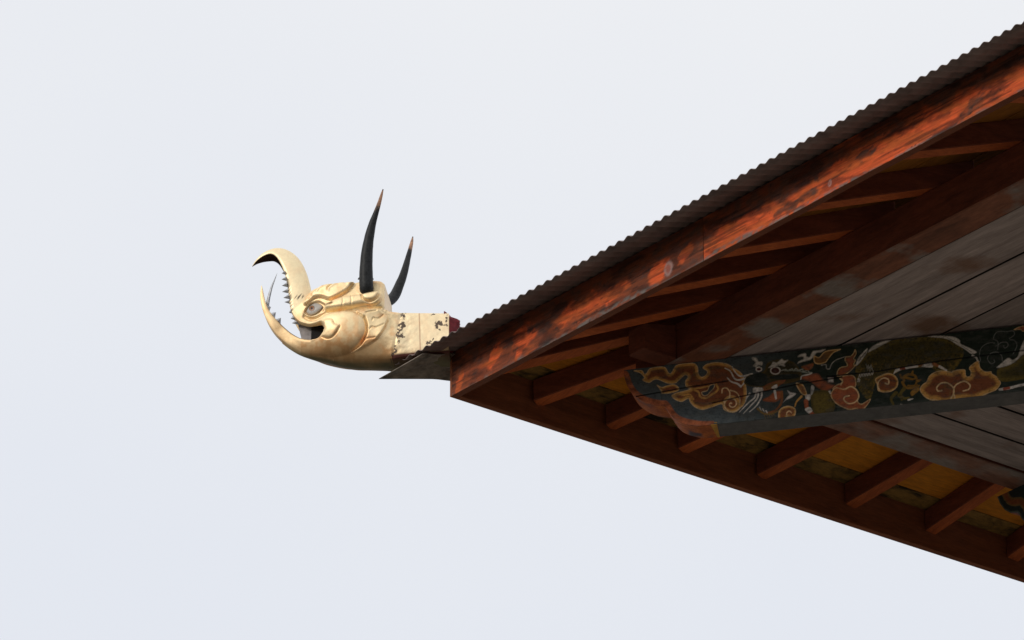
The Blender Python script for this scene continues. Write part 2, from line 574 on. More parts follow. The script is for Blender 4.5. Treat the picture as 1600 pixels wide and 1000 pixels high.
# rafters, fanned towards the corner
def rafter(name, a, b, wdt, dep, mat, hgt0):
    """a, b: plan points; hgt0(p): underside height"""
    a, b = np.array(a, float), np.array(b, float)
    d = (b - a) / np.hypot(*(b - a))
    wdt = wdt * random.uniform(0.92, 1.08)
    nrm = np.array([-d[1], d[0]]) * wdt / 2
    pl = [a + nrm, a - nrm, b - nrm, b + nrm]
    bot = [(p[0], p[1], hgt0(q)) for p, q in zip(pl, (a, a, b, b))]
    top = [(x, y, z + dep) for x, y, z in bot]
    v, f = hexa(bot, top)
    o = T(name, v, f, mat, 0.005)
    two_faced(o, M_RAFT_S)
    return o


RD = 0.128
A_STRIPS = [((900, 524), (1112, 476.5)), ((1000, 462), (1160, 431.5)), ((1140, 396), (1312, 368)), ((1288, 322), (1432, 302)), ((1464, 239), (1580, 227))]
B_STRIPS = [((850, 634), (960, 594)), ((960, 673), (1015, 648)), ((1072, 710), (1120, 688)), ((1194, 751), (1326.6, 684.5)), ((1333, 797), (1451.6, 727.5)), ((1463, 835), (1568, 764))]
lastA, lastB = None, None
for (p, q) in A_STRIPS:
    P, Q = hit(*p, (0, -SL, 1), RB), hit(*q, (0, -SL, 1), RB)
    sl = (Q[0] - P[0]) / (Q[1] - P[1])
    x0 = P[0] - sl * (P[1] - FT)
    rafter('rafter', (x0, FT + 0.001), (x0 + sl * 1.0, FT + 1.0), 0.10, RD, M_RAFT_A, lambda p: RB + SL * p[1])
    lastA = x0
for (p, q) in B_STRIPS:
    P, Q = hit(*p, (-SL, 0, 1), RB), hit(*q, (-SL, 0, 1), RB)
    sl = (Q[1] - P[1]) / (Q[0] - P[0])
    y0 = P[1] - sl * (P[0] - FT) - 0.045
    rafter('rafter', (FT + 0.001, y0), (FT + 1.0, y0 + sl * 1.0), 0.105, RD, M_RAFT_B, lambda p: RB + SL * p[0])
    lastB = y0
for k in range(1, 6):
    if lastA + 0.85 * k < LEN - 0.3:
        rafter('rafter', (lastA + 0.85 * k, FT + 0.001), (lastA + 0.85 * k, FT + 1.0), 0.10, RD, M_RAFT_A, lambda p: RB + SL * p[1])
    if lastB + 0.66 * k < LEN - 0.3:
        rafter('rafter', (FT + 0.001, lastB + 0.66 * k), (FT + 1.0, lastB + 0.66 * k + 0.1), 0.105, RD, M_RAFT_B, lambda p: RB + SL * p[0])
rafter('hip_rafter', (0.08, 0.08), (1.0, 1.0), 0.12, RD, M_RAFT_B, lambda p: RB + SL * (p[0] + p[1]) / 2)

# ochre soffit boards lying on the rafters, mitred along the hip
SB = RB + RD + 0.003
edges = [FT + 0.004, 0.165, 0.44, 0.72, 1.0, 1.3]
for i in range(len(edges) - 1):
    y0, y1 = edges[i] + (0.009 if i else 0), edges[i + 1]
    j0, j1 = 0.003 * (i % 2), 0.003 * ((i + 1) % 2)
    for side in (0, 1):
        pl = [(y0 + 0.004, y0), (LEN, y0), (LEN, y1), (y1 + 0.004, y1)]
        bot = [(x, y, SB + SL * y + 0.004 * (i == 0)) for x, y in pl]
        top = [(x, y, z + 0.016) for x, y, z in bot]
        if side:
            bot = [(y, x, z) for x, y, z in bot][::-1]
            top = [(y, x, z) for x, y, z in top][::-1]
        v, f = hexa(bot, top)
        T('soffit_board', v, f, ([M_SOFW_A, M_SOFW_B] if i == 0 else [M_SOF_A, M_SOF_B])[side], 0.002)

# purlins, crossing at the corner with their ends running on
PA, PI, PZ = 0.81, 1.015, 0.10
PT = RB + SL * PA - 0.002
v, f = hexa([(PA, PA, PZ), (LEN, PA, PZ), (LEN, PI, PZ), (PA, PI, PZ)], [(PA, PA, PT), (LEN, PA, PT), (LEN, PI, PT + 0.02), (PA, PI, PT + 0.02)])
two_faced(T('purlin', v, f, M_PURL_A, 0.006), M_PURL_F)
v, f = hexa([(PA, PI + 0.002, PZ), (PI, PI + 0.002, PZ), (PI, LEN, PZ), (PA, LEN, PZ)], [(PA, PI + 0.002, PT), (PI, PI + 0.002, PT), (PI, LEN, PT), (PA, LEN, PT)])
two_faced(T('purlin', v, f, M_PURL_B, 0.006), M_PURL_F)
v, f = hexa([(0.852, 0.575, PZ), (0.987, 0.575, PZ), (0.987, PA - 0.002, PZ), (0.852, PA - 0.002, PZ)],
            [(0.852, 0.575, 0.255), (0.987, 0.575, 0.255), (0.987, PA - 0.002, 0.31), (0.852, PA - 0.002, 0.31)])
T('purlin_end', v, f, M_PURL_F, 0.006)
v, f = hexa([(0.575, 0.852, PZ), (0.575, 0.987, PZ), (PA - 0.002, 0.987, PZ), (PA - 0.002, 0.852, PZ)][::-1],
            [(0.575, 0.852, 0.255), (0.575, 0.987, 0.255), (PA - 0.002, 0.987, 0.31), (PA - 0.002, 0.852, 0.31)][::-1])
T('purlin_end', v, f, M_PURL_F, 0.006)

# grey ceiling planks behind the purlins, mitred over the diagonal beam
BD = np.array([0.8, 0.6])                # direction of the painted beam in plan
BN = np.array([-0.6, 0.8])
BF, BW, BH = 0.108, 0.17, 0.385          # front face offset, width, height
mid = BF + BW / 2


def mitre_x(y):   # x on the beam's middle line at a given y
    return (BD[0] * (y - mid * BN[1]) / BD[1]) + mid * BN[0]


def mitre_y(x):
    return (BD[1] * (x - mid * BN[0]) / BD[0]) + mid * BN[1]


ys = [PI + 0.006, 1.405, 1.745, 2.06, 2.40, 2.72, 2.9]
for i in range(len(ys) - 1):
    y0, y1 = ys[i] + 0.008, ys[i + 1] - 0.008
    dz = [0.010, 0.009, 0.010, 0.009, 0.010, 0.009][i]
    pl = [(max(mitre_x(y0), PI), y0), (LEN, y0), (LEN, y1), (mitre_x(y1), y1)]
    v, f = hexa([(x, y, PZ + dz) for x, y in pl], [(x, y, PZ + dz + 0.03) for x, y in pl])
    two_faced(T('ceiling_plank', v, f, M_CEIL_A, 0.002), M_EDGE)
xs_ = [PI + 0.006, 1.305, 1.60, 1.92, 2.25, 2.58, 2.9]
for i in range(len(xs_) - 1):
    x0, x1 = xs_[i] + 0.010, xs_[i + 1] - 0.010
    dz = [0.010, 0.009, 0.010, 0.009, 0.010, 0.009][i]
    pl = [(x0, max(mitre_y(x0), PI)), (x0, LEN), (x1, LEN), (x1, mitre_y(x1))]
    v, f = hexa([(x, y, PZ + dz) for x, y in pl], [(x, y, PZ + dz + 0.03) for x, y in pl])
    two_faced(T('ceiling_plank', v, f, M_CEIL_B, 0.002), M_EDGE)
# black sheet that keeps the open joints dark
v, f = hexa([(PI, PI, PZ + 0.05), (LEN, PI, PZ + 0.05), (LEN, LEN, PZ + 0.05), (PI, LEN, PZ + 0.05)], [(PI, PI, PZ + 0.07), (LEN, PI, PZ + 0.07), (LEN, LEN, PZ + 0.07), (PI, LEN, PZ + 0.07)])
put('ceiling_backing', v, f, M_BLACK, temple, TB)

# ------------------------------------------------------------------ corrugated roofing
OA, OB = 0.238, 0.12            # overhang past the front and the side fascia
SZ = 0.270
PITCH = 0.076


def sheet(side):
    n_per = 10
    lo = -OA if side == 0 else -0.02
    xs = np.arange(lo, LEN, PITCH / n_per)
    rows = 6
    V, F = [], []
    lowo = OA if side == 0 else OB
    for x in xs:
        top = min(max(x, -lowo + 0.004), 4.2)
        for r in range(rows + 1):
            y = -lowo + (top + lowo) * (r / rows) ** 1.5
            if r == 0:
                y += 0.006 * (vnoise(np.array([x / 0.9]), np.array([0.5]), 31)[0] - 0.5)
            z = SZ - 0.0045 * max(x, 0) * (side == 0) + SL * 1.02 * y + 0.0076 * (1 + 0.25 * (vnoise(np.array([x / 0.31]), np.array([2.5]), 35)[0] - 0.5)) * math.sin(2 * math.pi * x / PITCH) + 0.006 * (vnoise(np.array([x * 1.1]), np.array([y]), 33)[0] - 0.5)
            V.append((x, y, z) if side == 0 else (y, x, z))
    nr = rows + 1
    for i in range(len(xs) - 1):
        for r in range(rows):
            q = (i * nr + r, (i + 1) * nr + r, (i + 1) * nr + r + 1, i * nr + r + 1)
            F.append(q if side == 0 else q[::-1])
    o = put('corrugated_sheet', V, F, M_SHEET, temple, TB, smooth=True)
    md = o.modifiers.new('thickness', 'SOLIDIFY')
    md.thickness = 0.0025
    md.offset = 1
    return o


sheet(0)
sheet(1)

# crumpled flashing folded round the corner under the sheets
P_TIP = np.array([-0.295, -0.268, 0.152])
nu, nvv = 26, 14
a0 = np.array([0.05, -0.226, SZ - SL * 0.226 - 0.014])      # along the front sheet edge
b0 = np.array([-0.172, 0.03, 0.192])        # along the side edge
V, F = [], []
b1 = np.array([-0.135, 0.30, 0.222])
EDGE = resample(np.array([a0, P_TIP, b0, b1]), nu + 1)
EDGE[np.argmin(np.linalg.norm(EDGE - P_TIP, axis=1))] = P_TIP
INN = resample(np.array([[0.05, 0.012, SZ - 0.012], [0.012, 0.012, SZ - 0.014], [0.012, 0.02, SZ - 0.014], [0.012, 0.30, SZ - 0.012]]), nu + 1)
for i in range(nu + 1):
    t = i / nu
    for j in range(nvv + 1):
        s = j / nvv
        p = EDGE[i] + (INN[i] - EDGE[i]) * s
        k = (fbm(np.array([p[0] * 13 + p[1] * 5]), np.array([p[1] * 11 - p[0] * 3]), 61, 3)[0] - 0.5)
        crease = abs(((t * 5.3 + s * 1.2) % 1) - 0.5) - 0.25
        p = p + np.array([0, 0, -0.012 + 0.020 * k * min(1, s * 4 + 0.1) + 0.034 * crease * min(1, s * 5) * (1 - s)])
        V.append(tuple(p))
for i in range(nu):
    for j in range(nvv):
        q = i * (nvv + 1) + j
        F.append((q, q + nvv + 1, q + nvv + 2, q + 1))
fl = put('corner_flashing', V, F, M_FLASH, temple, TB)
md = fl.modifiers.new('thickness', 'SOLIDIFY')
md.thickness = 0.003

# ------------------------------------------------------------------ painted diagonal beam
def c5(*p):
    return [(x / 4.167 + 960, y / 4.167 + 480) for x, y in p]


def c6(*p):
    return [(x / 3.847 + 1240, y / 3.847 + 460) for x, y in p]


BZ1 = PZ - 0.003
BZ0 = BZ1 - BH


def beam_point(s, z, off=0.0):
    s = np.asarray(s, float)
    return np.stack([BD[0] * s + (BF + off) * BN[0], BD[1] * s + (BF + off) * BN[1], np.asarray(z, float) + 0 * s], -1)


# outline of the carved end, measured on the front face
endpx = smooth_pts(c5((62, 446), (88, 520), (128, 572), (190, 612), (260, 635), (325, 642)), 5).tolist() + \
    smooth_pts(c5((335, 652), (365, 700), (410, 740), (480, 764), (560, 776), (650, 777)), 5).tolist()
E3 = hit([p[0] for p in endpx], [p[1] for p in endpx], (BN[0], BN[1], 0), BF)
es, ez = E3[:, :2] @ BD, np.maximum(E3[:, 2], BZ0)
ez = np.minimum.accumulate(ez)
es = np.maximum.accumulate(es + np.arange(len(es)) * 1e-5)
S0, S1 = es[0], 3.6
NS, NZ = 860, 120
ss = np.unique(np.r_[np.linspace(S0, 3.28, NS - 20), np.linspace(3.28, S1, 20)])
NS = len(ss)
zb = np.interp(ss, es, ez, right=BZ0)
SS = np.repeat(ss[:, None], NZ, 1)
ZZ = zb[:, None] + (BZ1 - zb)[:, None] * np.linspace(0, 1, NZ)[None]
P3 = beam_point(SS, ZZ)
PX, PY = project(P3)
px, py = PX.ravel(), PY.ravel()

# ---- the painting (flat pigment on the beam's face)
nA = fbm(px / 7, py / 7, 101, 4)
nB = fbm(px / 2.2, py / 2.2, 131, 3)
slate = np.array([0.085, 0.102, 0.108])
green = np.array([0.016, 0.026, 0.017])
img = np.empty((len(px), 3))
k = sstep(px, 1130, 1290)
img[:] = slate[None] * (1 - k[:, None]) + green[None] * k[:, None]
lowband = sstep(py - (662 - (px - 1160) * 0.118), -8, 8)
img = img * (1 - lowband[:, None]) + np.array([0.10, 0.105, 0.105])[None] * lowband[:, None]


def blend(a, col):
    global img
    img = img * (1 - a[:, None]) + np.asarray(col)[None] * a[:, None]


def box_of(p, r):
    p = np.asarray(p)
    return (px > p[:, 0].min() - r) & (px < p[:, 0].max() + r) & (py > p[:, 1].min() - r) & (py < p[:, 1].max() + r)


def stroke(p, w0, col, w1=None, sm=True, soft=0.8, op=1.0):
    p = smooth_pts(p, 5) if sm and len(p) > 2 else np.asarray(p, float)
    k = box_of(p, w0 + 3)
    if not k.any():
        return
    d, fr = seg_dist(px[k], py[k], p, along=True)
    wd = w0 / 2 + ((w1 if w1 is not None else w0) - w0) / 2 * fr
    a = np.zeros(len(px))
    a[k] = (1 - sstep(d, wd - soft * 0.5, wd + soft * 0.5)) * op
    blend(a, col)


def fill(p, col, rim=None, rimw=0, rim2=None, sm=True, shade=None):
    """fill a shape; rim = border colour fading inwards; rim2 = thin light outline"""
    p = smooth_pts(p, 5, closed=True) if sm else np.asarray(p, float)
    k = box_of(p, 3)
    if not k.any():
        return
    ins = inside(px[k], py[k], p)
    d = seg_dist(px[k], py[k], p, closed=True) * np.where(ins, 1, -1)
    a = np.zeros(len(px))
    a[k] = sstep(d, -0.4, 0.4)
    blend(a, col)
    if rim is not None:
        b = np.zeros(len(px))
        b[k] = sstep(d, -0.4, 0.4) * (1 - sstep(d, rimw * 0.35, rimw))
        blend(b, rim)
    if rim2 is not None:
        b = np.zeros(len(px))
        b[k] = 1 - sstep(np.abs(d - 0.3), 0.3, 0.95)
        blend(b * 0.75, rim2)


def spiral(cx, cy, r, turns, wdt, col, a0=0.0, sgn=1, fillcol=None, rim=None):
    if fillcol is not None:
        fill([(cx + r * math.cos(t), cy + r * 0.95 * math.sin(t)) for t in np.linspace(0, 2 * math.pi, 14)[:-1]], fillcol, rim, r * 0.45, (0.45, 0.25, 0.12))
    pts = []
    for i in range(40):
        t = i / 39
        rr = r * (1 - t) ** 0.9 + 0.6
        an = a0 + sgn * turns * 2 * math.pi * t
        pts.append((cx + rr * math.cos(an), cy + rr * 0.95 * math.sin(an)))
    stroke(pts, wdt, col, wdt * 0.8, sm=False)


GOLDP = (0.68, 0.34, 0.085)
TAN = (0.85, 0.58, 0.30)
RUST = (0.25, 0.075, 0.026)
REDP = (0.40, 0.105, 0.04)
WHITE = (0.74, 0.67, 0.60)
OLIVE = (0.15, 0.105, 0.018)
DKG = (0.016, 0.022, 0.018)

def zz_(s_, ox, oy):
    return lambda *p: [(x / s_ + ox, y / s_ + oy) for x, y in p]


z1, z2, z3, z4 = zz_(8, 980, 550), zz_(8, 1140, 535), zz_(8, 1300, 515), zz_(10, 1440, 500)
LINE = (0.20, 0.20, 0.19)
BRN = (0.24, 0.11, 0.03)
# trailing cloud with its curled arms
fill(z1((80, 235), (180, 230), (215, 275), (245, 260), (280, 210), (370, 188), (470, 190), (510, 250), (540, 270), (570, 230), (610, 170), (700, 145), (830, 140), (880, 190), (890, 270), (930, 312), (985, 285), (1000, 240),
        (945, 200), (1000, 150), (1130, 130), (1250, 150), (1330, 200), (1430, 270), (1480, 400), (1490, 560), (1440, 680), (1300, 745), (1210, 720), (1180, 650), (1060, 690), (940, 720), (850, 690), (790, 630), (772, 585),
        (740, 590), (680, 620), (600, 595), (555, 545), (620, 510), (700, 490), (790, 460), (740, 440), (725, 370), (760, 310), (720, 290), (650, 350), (600, 390), (500, 390), (390, 345), (330, 350), (270, 385), (190, 350), (215, 320), (160, 262)),
     RUST, GOLDP, 6.5, TAN)
fill(z1((370, 410), (430, 440), (500, 420), (580, 405), (640, 440), (640, 480), (560, 510), (440, 520), (420, 480)), RUST, GOLDP, 4, TAN)
fill(z1((930, 500), (1000, 480), (1030, 420), (1090, 400), (1085, 450), (1030, 510), (1000, 540), (950, 545)), slate * 0.6, None, 0, TAN)
stroke(z1((830, 470), (890, 500), (915, 560), (990, 575), (1060, 530), (1135, 470), (1115, 405)), 3.2, GOLDP)
stroke(z1((800, 465), (900, 450), (1010, 430)), 2.6, GOLDP)
stroke(z1((620, 520), (700, 540), (780, 530), (830, 590)), 2.6, GOLDP)
stroke(z1((600, 260), (640, 210), (720, 200), (820, 200), (840, 290), (880, 340)), 2.0, BRN)
stroke(z1((1040, 210), (1140, 190), (1230, 210), (1300, 270)), 2.0, BRN)
stroke(z1((850, 630), (960, 660), (1060, 620), (1150, 590)), 2.2, BRN)
spiral(*z1((1305, 648))[0], 14, 1.7, 2.2, TAN, 0.4, 1, RUST, GOLDP)
stroke(z1((1185, 510), (1190, 462), (1240, 450), (1282, 505), (1270, 580), (1205, 620)), 1.8, TAN)
stroke(z1((1290, 478), (1370, 510), (1410, 590), (1400, 660)), 1.8, TAN, 0.8)
for p_ in (((1220, 200), (1290, 240), (1340, 330), (1400, 350), (1485, 328)), ((1310, 180), (1355, 255), (1420, 302), (1560, 278)), ((1250, 320), (1300, 370), (1375, 395), (1420, 432)), ((1420, 432), (1460, 390), (1480, 340))):
    stroke(z1(*p_), 1.4, WHITE, 3.2)
# the beast: dark muzzle, brows, round eyes, teeth, whiskers
fill(z2((190, 470), (240, 410), (420, 365), (480, 250), (640, 210), (800, 250), (880, 350), (900, 450), (740, 510), (560, 530), (420, 560), (250, 545), (185, 515)), (0.045, 0.036, 0.012), (0.10, 0.065, 0.015), 5)
fill(z2((195, 480), (250, 415), (400, 380), (480, 440), (430, 540), (250, 535)), DKG)
fill(z2((480, 420), (700, 380), (860, 385), (880, 450), (700, 480), (520, 470)), DKG, (0.07, 0.05, 0.012), 3)
fill(z2((420, 560), (520, 500), (700, 470), (620, 540), (540, 590), (430, 600)), BRN, (0.30, 0.09, 0.035), 3)
fill(z2((275, 185), (340, 195), (360, 235), (412, 245), (405, 290), (360, 285), (330, 310), (290, 290), (322, 250), (285, 215)), WHITE, (0.40, 0.36, 0.32), 1.5)
fill(z2((480, 322), (520, 280), (540, 240), (590, 250), (650, 203), (680, 225), (735, 220), (690, 268), (692, 302), (620, 290), (560, 305)), WHITE, (0.40, 0.36, 0.32), 1.5)
for (ex, ey, er) in ((366, 335, 42), (572, 352, 66)):
    q = z2((ex, ey))[0]
    r_ = er / 8
    fill([(q[0] + r_ * math.cos(t), q[1] + r_ * 0.78 * math.sin(t)) for t in np.linspace(0, 6.28, 12)[:-1]], (0.07, 0.014, 0.010), WHITE, 2.6)
pts_ = [(650, 352), (700, 338), (720, 356), (780, 330), (800, 352), (830, 325), (860, 350), (915, 335), (920, 365), (975, 350), (1000, 375), (1030, 380)]
stroke(z2(*pts_), 2.0, (0.42, 0.42, 0.36), 1.6, sm=False)
stroke(z2((690, 352), (820, 352), (940, 375), (1030, 390)), 1.8, (0.30, 0.32, 0.26))
fill(z2((300, 565), (405, 568), (412, 605), (300, 625)), WHITE, (0.4, 0.36, 0.33), 1.5)
for p_ in (((325, 575), (318, 680), (230, 760), (122, 872)), ((360, 575), (350, 690), (270, 785), (172, 890)), ((395, 580), (398, 680), (335, 790), (250, 868)), ((250, 640), (215, 690), (200, 740))):
    stroke(z2(*p_), 3.2, WHITE, 1.1)
fill(z2((850, 182), (880, 150), (950, 135), (962, 172), (1000, 180), (1040, 110), (1110, 100), (1202, 80), (1150, 122), (1090, 132), (1045, 185), (1000, 222), (920, 240), (848, 267), (868, 235), (922, 205), (915, 180)), WHITE, (0.42, 0.37, 0.33), 1.5)
fill(z2((1055, 168), (1120, 185), (1200, 110), (1390, 84), (1300, 130), (1240, 200), (1200, 250), (1120, 272), (1060, 250)), BRN, GOLDP, 2.2, TAN)
fill(z2((895, 305), (960, 280), (1052, 258), (1030, 322), (970, 352)), REDP, BRN, 2)
stroke(z2((1150, 285), (1205, 280), (1212, 325), (1250, 330), (1275, 270), (1330, 220), (1445, 178)), 1.8, (0.5, 0.47, 0.42), 1.0)
fill(z2((890, 462), (905, 420), (980, 400), (1100, 388), (1160, 450), (1260, 520), (1320, 540), (1210, 610), (1100, 565), (1000, 485)), REDP, (0.22, 0.07, 0.03), 3, None)
stroke(z2((890, 460), (905, 420), (985, 402), (1025, 385)), 1.8, WHITE)
fill(z2((1228, 440), (1300, 430), (1302, 500), (1232, 502)), WHITE, (0.45, 0.35, 0.32), 2, sm=False)
fill(z2((1210, 628), (1258, 600), (1258, 645)), WHITE)
fill(z2((420, 710), (500, 668), (560, 615), (640, 612), (652, 680), (580, 742), (440, 735)), REDP, (0.26, 0.08, 0.03), 2)
stroke(z2((650, 620), (648, 750), (570, 850), (440, 888)), 4.5, (0.32, 0.11, 0.03), 2)
fill(z2((520, 565), (590, 522), (588, 575)), WHITE)
stroke(z2((565, 610), (580, 700)), 4, WHITE, 3)
for i in range(3):
    stroke(z2((375 + i * 40, 812 + i * 22), (395 + i * 42, 850 + i * 22)), 2.2, WHITE, 0.7)
stroke(z2((350, 830), (430, 890), (530, 890), (620, 850)), 3.2, (0.26, 0.15, 0.03), 1.5)
for i in range(5):
    stroke(z2((430 + i * 28, 890), (450 + i * 30, 950 - 6 * i)), 1.4, (0.24, 0.14, 0.04), 0.5)
fill(z2((720, 598), (760, 622), (832, 640), (790, 680), (752, 702), (705, 722), (668, 752), (722, 680), (745, 650)), WHITE, (0.45, 0.41, 0.38), 1.5)
# legs and claws
fill(z2((1040, 620), (1200, 600), (1265, 660), (1320, 800), (1240, 900), (1070, 885), (1020, 760)), OLIVE, (0.10, 0.072, 0.014), 5)
fill(z2((830, 508), (905, 520), (950, 590), (962, 655), (905, 645), (850, 565)), (0.38, 0.15, 0.035), GOLDP, 2.5, TAN)
fill(z2((948, 662), (1012, 650), (1002, 722), (955, 716)), WHITE, (0.45, 0.38, 0.34), 1.5)
stroke(z2((955, 735), (965, 810), (1000, 860), (1060, 905), (1145, 925)), 7, (0.38, 0.10, 0.04), 4)
fill(z2((940, 835), (1000, 808), (1035, 858), (985, 882)), WHITE)
stroke(z2((1085, 915), (1148, 926)), 4, WHITE, 2.5)
fill(z2((1020, 540), (1060, 560), (1040, 640), (1015, 650)), (0.45, 0.42, 0.38))
stroke(z2((900, 675), (838, 740), (818, 800)), 3.6, GOLDP, 2)
fill(z2((620, 960), (612, 880), (650, 820), (740, 795), (820, 830), (820, 900), (770, 935), (715, 925), (690, 975)), (0.30, 0.10, 0.035), GOLDP, 4, TAN)
stroke(z2((715, 925), (715, 880), (745, 858), (775, 880)), 1.8, TAN)
# scaled body arching to the right
ARCH = z3((300, 470), (330, 385), (430, 295), (520, 245), (700, 155), (900, 108), (1250, 92), (1420, 112), (1600, 190), (1640, 330), (1500, 520), (1300, 520), (1230, 470), (1000, 485), (880, 505), (760, 565), (600, 610), (540, 680), (470, 880), (350, 760), (300, 620))
fill(ARCH, (0.075, 0.056, 0.013), OLIVE, 9)
kk = inside(px, py, smooth_pts(ARCH, 4, True))
cell = vnoise(px / 2.1, py / 2.1, 171)
sc = np.zeros(len(px))
sc[kk] = 0.75 * sstep(cell[kk], 0.62, 0.78)
blend(sc, (0.028, 0.024, 0.008))
sc[kk] = 0.6 * sstep(1 - cell[kk], 0.72, 0.86) * sstep(py[kk], 545, 575)
blend(sc, (0.27, 0.15, 0.025))
fill(z3((298, 450), (318, 370), (370, 300), (442, 232), (432, 300), (390, 360), (340, 425)), WHITE, (0.40, 0.36, 0.32), 1.2)
fill(z3((448, 285), (500, 212), (620, 152), (745, 128), (610, 205), (520, 252)), WHITE, (0.40, 0.36, 0.32), 1.2)
for i in range(5):
    stroke(z3((335 + i * 20, 400 - i * 25), (360 + i * 20, 340 - i * 22)), 0.8, (0.15, 0.13, 0.11))
fill(z4((100, 262), (220, 245), (400, 250), (520, 268), (600, 318), (602, 358), (640, 388), (760, 440), (862, 502), (780, 532), (680, 462), (560, 392), (450, 322), (330, 284)), WHITE, (0.40, 0.36, 0.32), 1.0)
stroke(z4((420, 290), (560, 350)), 0.9, (0.16, 0.14, 0.12))
stroke(z4((640, 410), (780, 500)), 0.9, (0.16, 0.14, 0.12))
stroke(z4((795, 555), (850, 585), (878, 640)), 3, WHITE, 2.4)
fill(z3((768, 555), (800, 490), (880, 473), (872, 502), (800, 535)), WHITE)
stroke(z3((860, 488), (930, 475)), 4, (0.34, 0.08, 0.045))
stroke(z3((930, 476), (1068, 452)), 4.2, WHITE, 4.2)
fill(z3((1095, 435), (1230, 408), (1255, 472), (1100, 460)), WHITE, None)
fill(z3((1080, 438), (1140, 428), (1120, 458), (1080, 458)), (0.35, 0.14, 0.04))
stroke(z3((1270, 430), (1340, 458)), 5, (0.38, 0.14, 0.05), 4)
stroke(z3((1345, 462), (1430, 508)), 4.2, WHITE, 2.5)
for i in range(9):
    stroke(z3((350 + i * 21, 545 - i * 3 + 10 * (i % 2)), (335 + i * 21, 600 - i * 4)), 1.4, WHITE, 0.6)
    stroke(z3((425 + i * 9, 430 + (i * 37) % 50), (440 + i * 9, 475 + (i * 37) % 50)), 0.9, (0.40, 0.38, 0.34), 0.4)
for i in range(4):
    stroke(z3((325 + i * 8, 610 + i * 4), (320 + i * 8, 655)), 1.2, WHITE, 0.5)
# flame cloud
fill(z3((70, 585), (68, 520), (110, 470), (190, 450), (162, 385), (172, 340), (232, 330), (270, 290), (288, 248), (305, 300), (272, 362), (295, 380), (272, 440), (300, 440), (250, 500), (180, 552)), REDP, BRN, 3, TAN)
fill(z3((10, 745), (60, 690), (112, 670), (130, 630), (90, 600), (200, 568), (272, 580), (298, 640), (285, 722), (160, 745)), REDP, (0.40, 0.15, 0.06), 3, TAN)
stroke(z3((112, 690), (132, 645), (100, 612)), 1.8, TAN)
fill(z3((-10, 790), (50, 725), (160, 745), (240, 708), (318, 765), (338, 830), (320, 890), (370, 930), (482, 865), (435, 950), (360, 1000), (300, 985), (200, 995), (60, 930), (-5, 850)), REDP, (0.42, 0.14, 0.05), 4, TAN)
stroke(z3((215, 828), (160, 840), (150, 880), (210, 925), (290, 905), (335, 840), (310, 760), (240, 712), (165, 742)), 2.0, TAN)
# roll and gold tassel
fill(z3((575, 760), (565, 690), (540, 620), (620, 570), (700, 545), (780, 570), (825, 640), (810, 720), (740, 770), (650, 782)), (0.25, 0.075, 0.022), GOLDP, 4, TAN)
stroke(z3((665, 670), (705, 680), (705, 625), (650, 605), (590, 640), (570, 700), (600, 765)), 2.0, TAN)
for p_ in (((900, 640), (900, 590), (960, 560), (1040, 580), (1060, 640), (1030, 700), (950, 700)), ((880, 660), (920, 720), (1000, 730), (1090, 700)), ((1060, 700), (1075, 750), (1000, 820)), ((930, 600), (1000, 620), (1040, 610)), ((870, 600), (850, 560)), ((1080, 640), (1110, 630)), ((1000, 560), (1010, 520))):
    stroke(z3(*p_), 4.2, (0.30, 0.145, 0.02), 2.5)
fill(z3((980, 800), (1000, 760), (1070, 720), (1085, 760), (1010, 825)), (0.38, 0.19, 0.03))
for p_ in (((900, 740), (860, 800), (870, 880)), ((800, 790), (740, 860), (770, 940)), ((840, 820), (900, 860), (960, 850))):
    stroke(z3(*p_), 6, (0.14, 0.10, 0.018), 3)
for p_ in (((760, 962), (810, 980)), ((860, 935), (920, 945)), ((955, 878), (1010, 865))):
    stroke(z3(*p_), 3, WHITE, 1.4)
# big double cloud
CL = z3((1098, 752), (1130, 690), (1182, 650), (1220, 575), (1310, 522), (1400, 515), (1500, 532)) + z4((480, 800), (560, 780), (660, 772), (685, 800), (690, 865), (722, 888), (765, 865), (768, 800), (742, 755), (790, 695), (890, 642), (912, 740), (990, 805), (1085, 805), (1100, 840), (1180, 890), (1232, 970)) + \
    c6((1240, 545), (1215, 575), (1150, 600), (1080, 626), (1020, 622), (965, 632), (935, 642), (900, 648), (860, 634), (820, 632), (785, 612))
fill(CL, RUST, GOLDP, 9, TAN)
for p_ in (((1372, 762), (1325, 768), (1310, 725), (1360, 672), (1440, 668), (1515, 725), (1520, 800), (1470, 880)),):
    stroke(z3(*p_), 2.2, TAN)
stroke(c6((1020, 580), (1052, 570), (1060, 545), (1025, 522), (975, 545), (962, 580), (970, 625)), 2.2, TAN)
stroke(z3((1400, 740), (1420, 700), (1480, 740), (1470, 810)), 2, BRN)
# thin drawn mist cloud, then the body again
for p_ in (((900, 560), (920, 460), (980, 390), (1070, 355), (1140, 360)), ((1120, 300), (1140, 230), (1200, 180), (1340, 180)), ((1120, 300), (1185, 330), (1192, 390), (1150, 410)), ((1190, 460), (1200, 390), (1250, 350), (1330, 350), (1350, 400), (1300, 440), (1280, 400)),
           ((1380, 310), (1450, 320), (1490, 400), (1430, 530)), ((1340, 180), (1430, 170), (1450, 230), (1370, 290)), ((1262, 640), (1250, 560), (1180, 502), (1080, 520), (1030, 600), (1080, 680), (1140, 660), (1130, 620)), ((900, 560), (920, 620), (892, 680))):
    stroke(z4(*p_), 1.1, LINE, 1.1)
fill(z4((1180, 780), (1320, 725), (1460, 660), (1560, 560), (1640, 480), (1800, 300), (2600, 200), (2600, 900), (1800, 900), (1260, 960)), (0.075, 0.056, 0.013), OLIVE, 9)
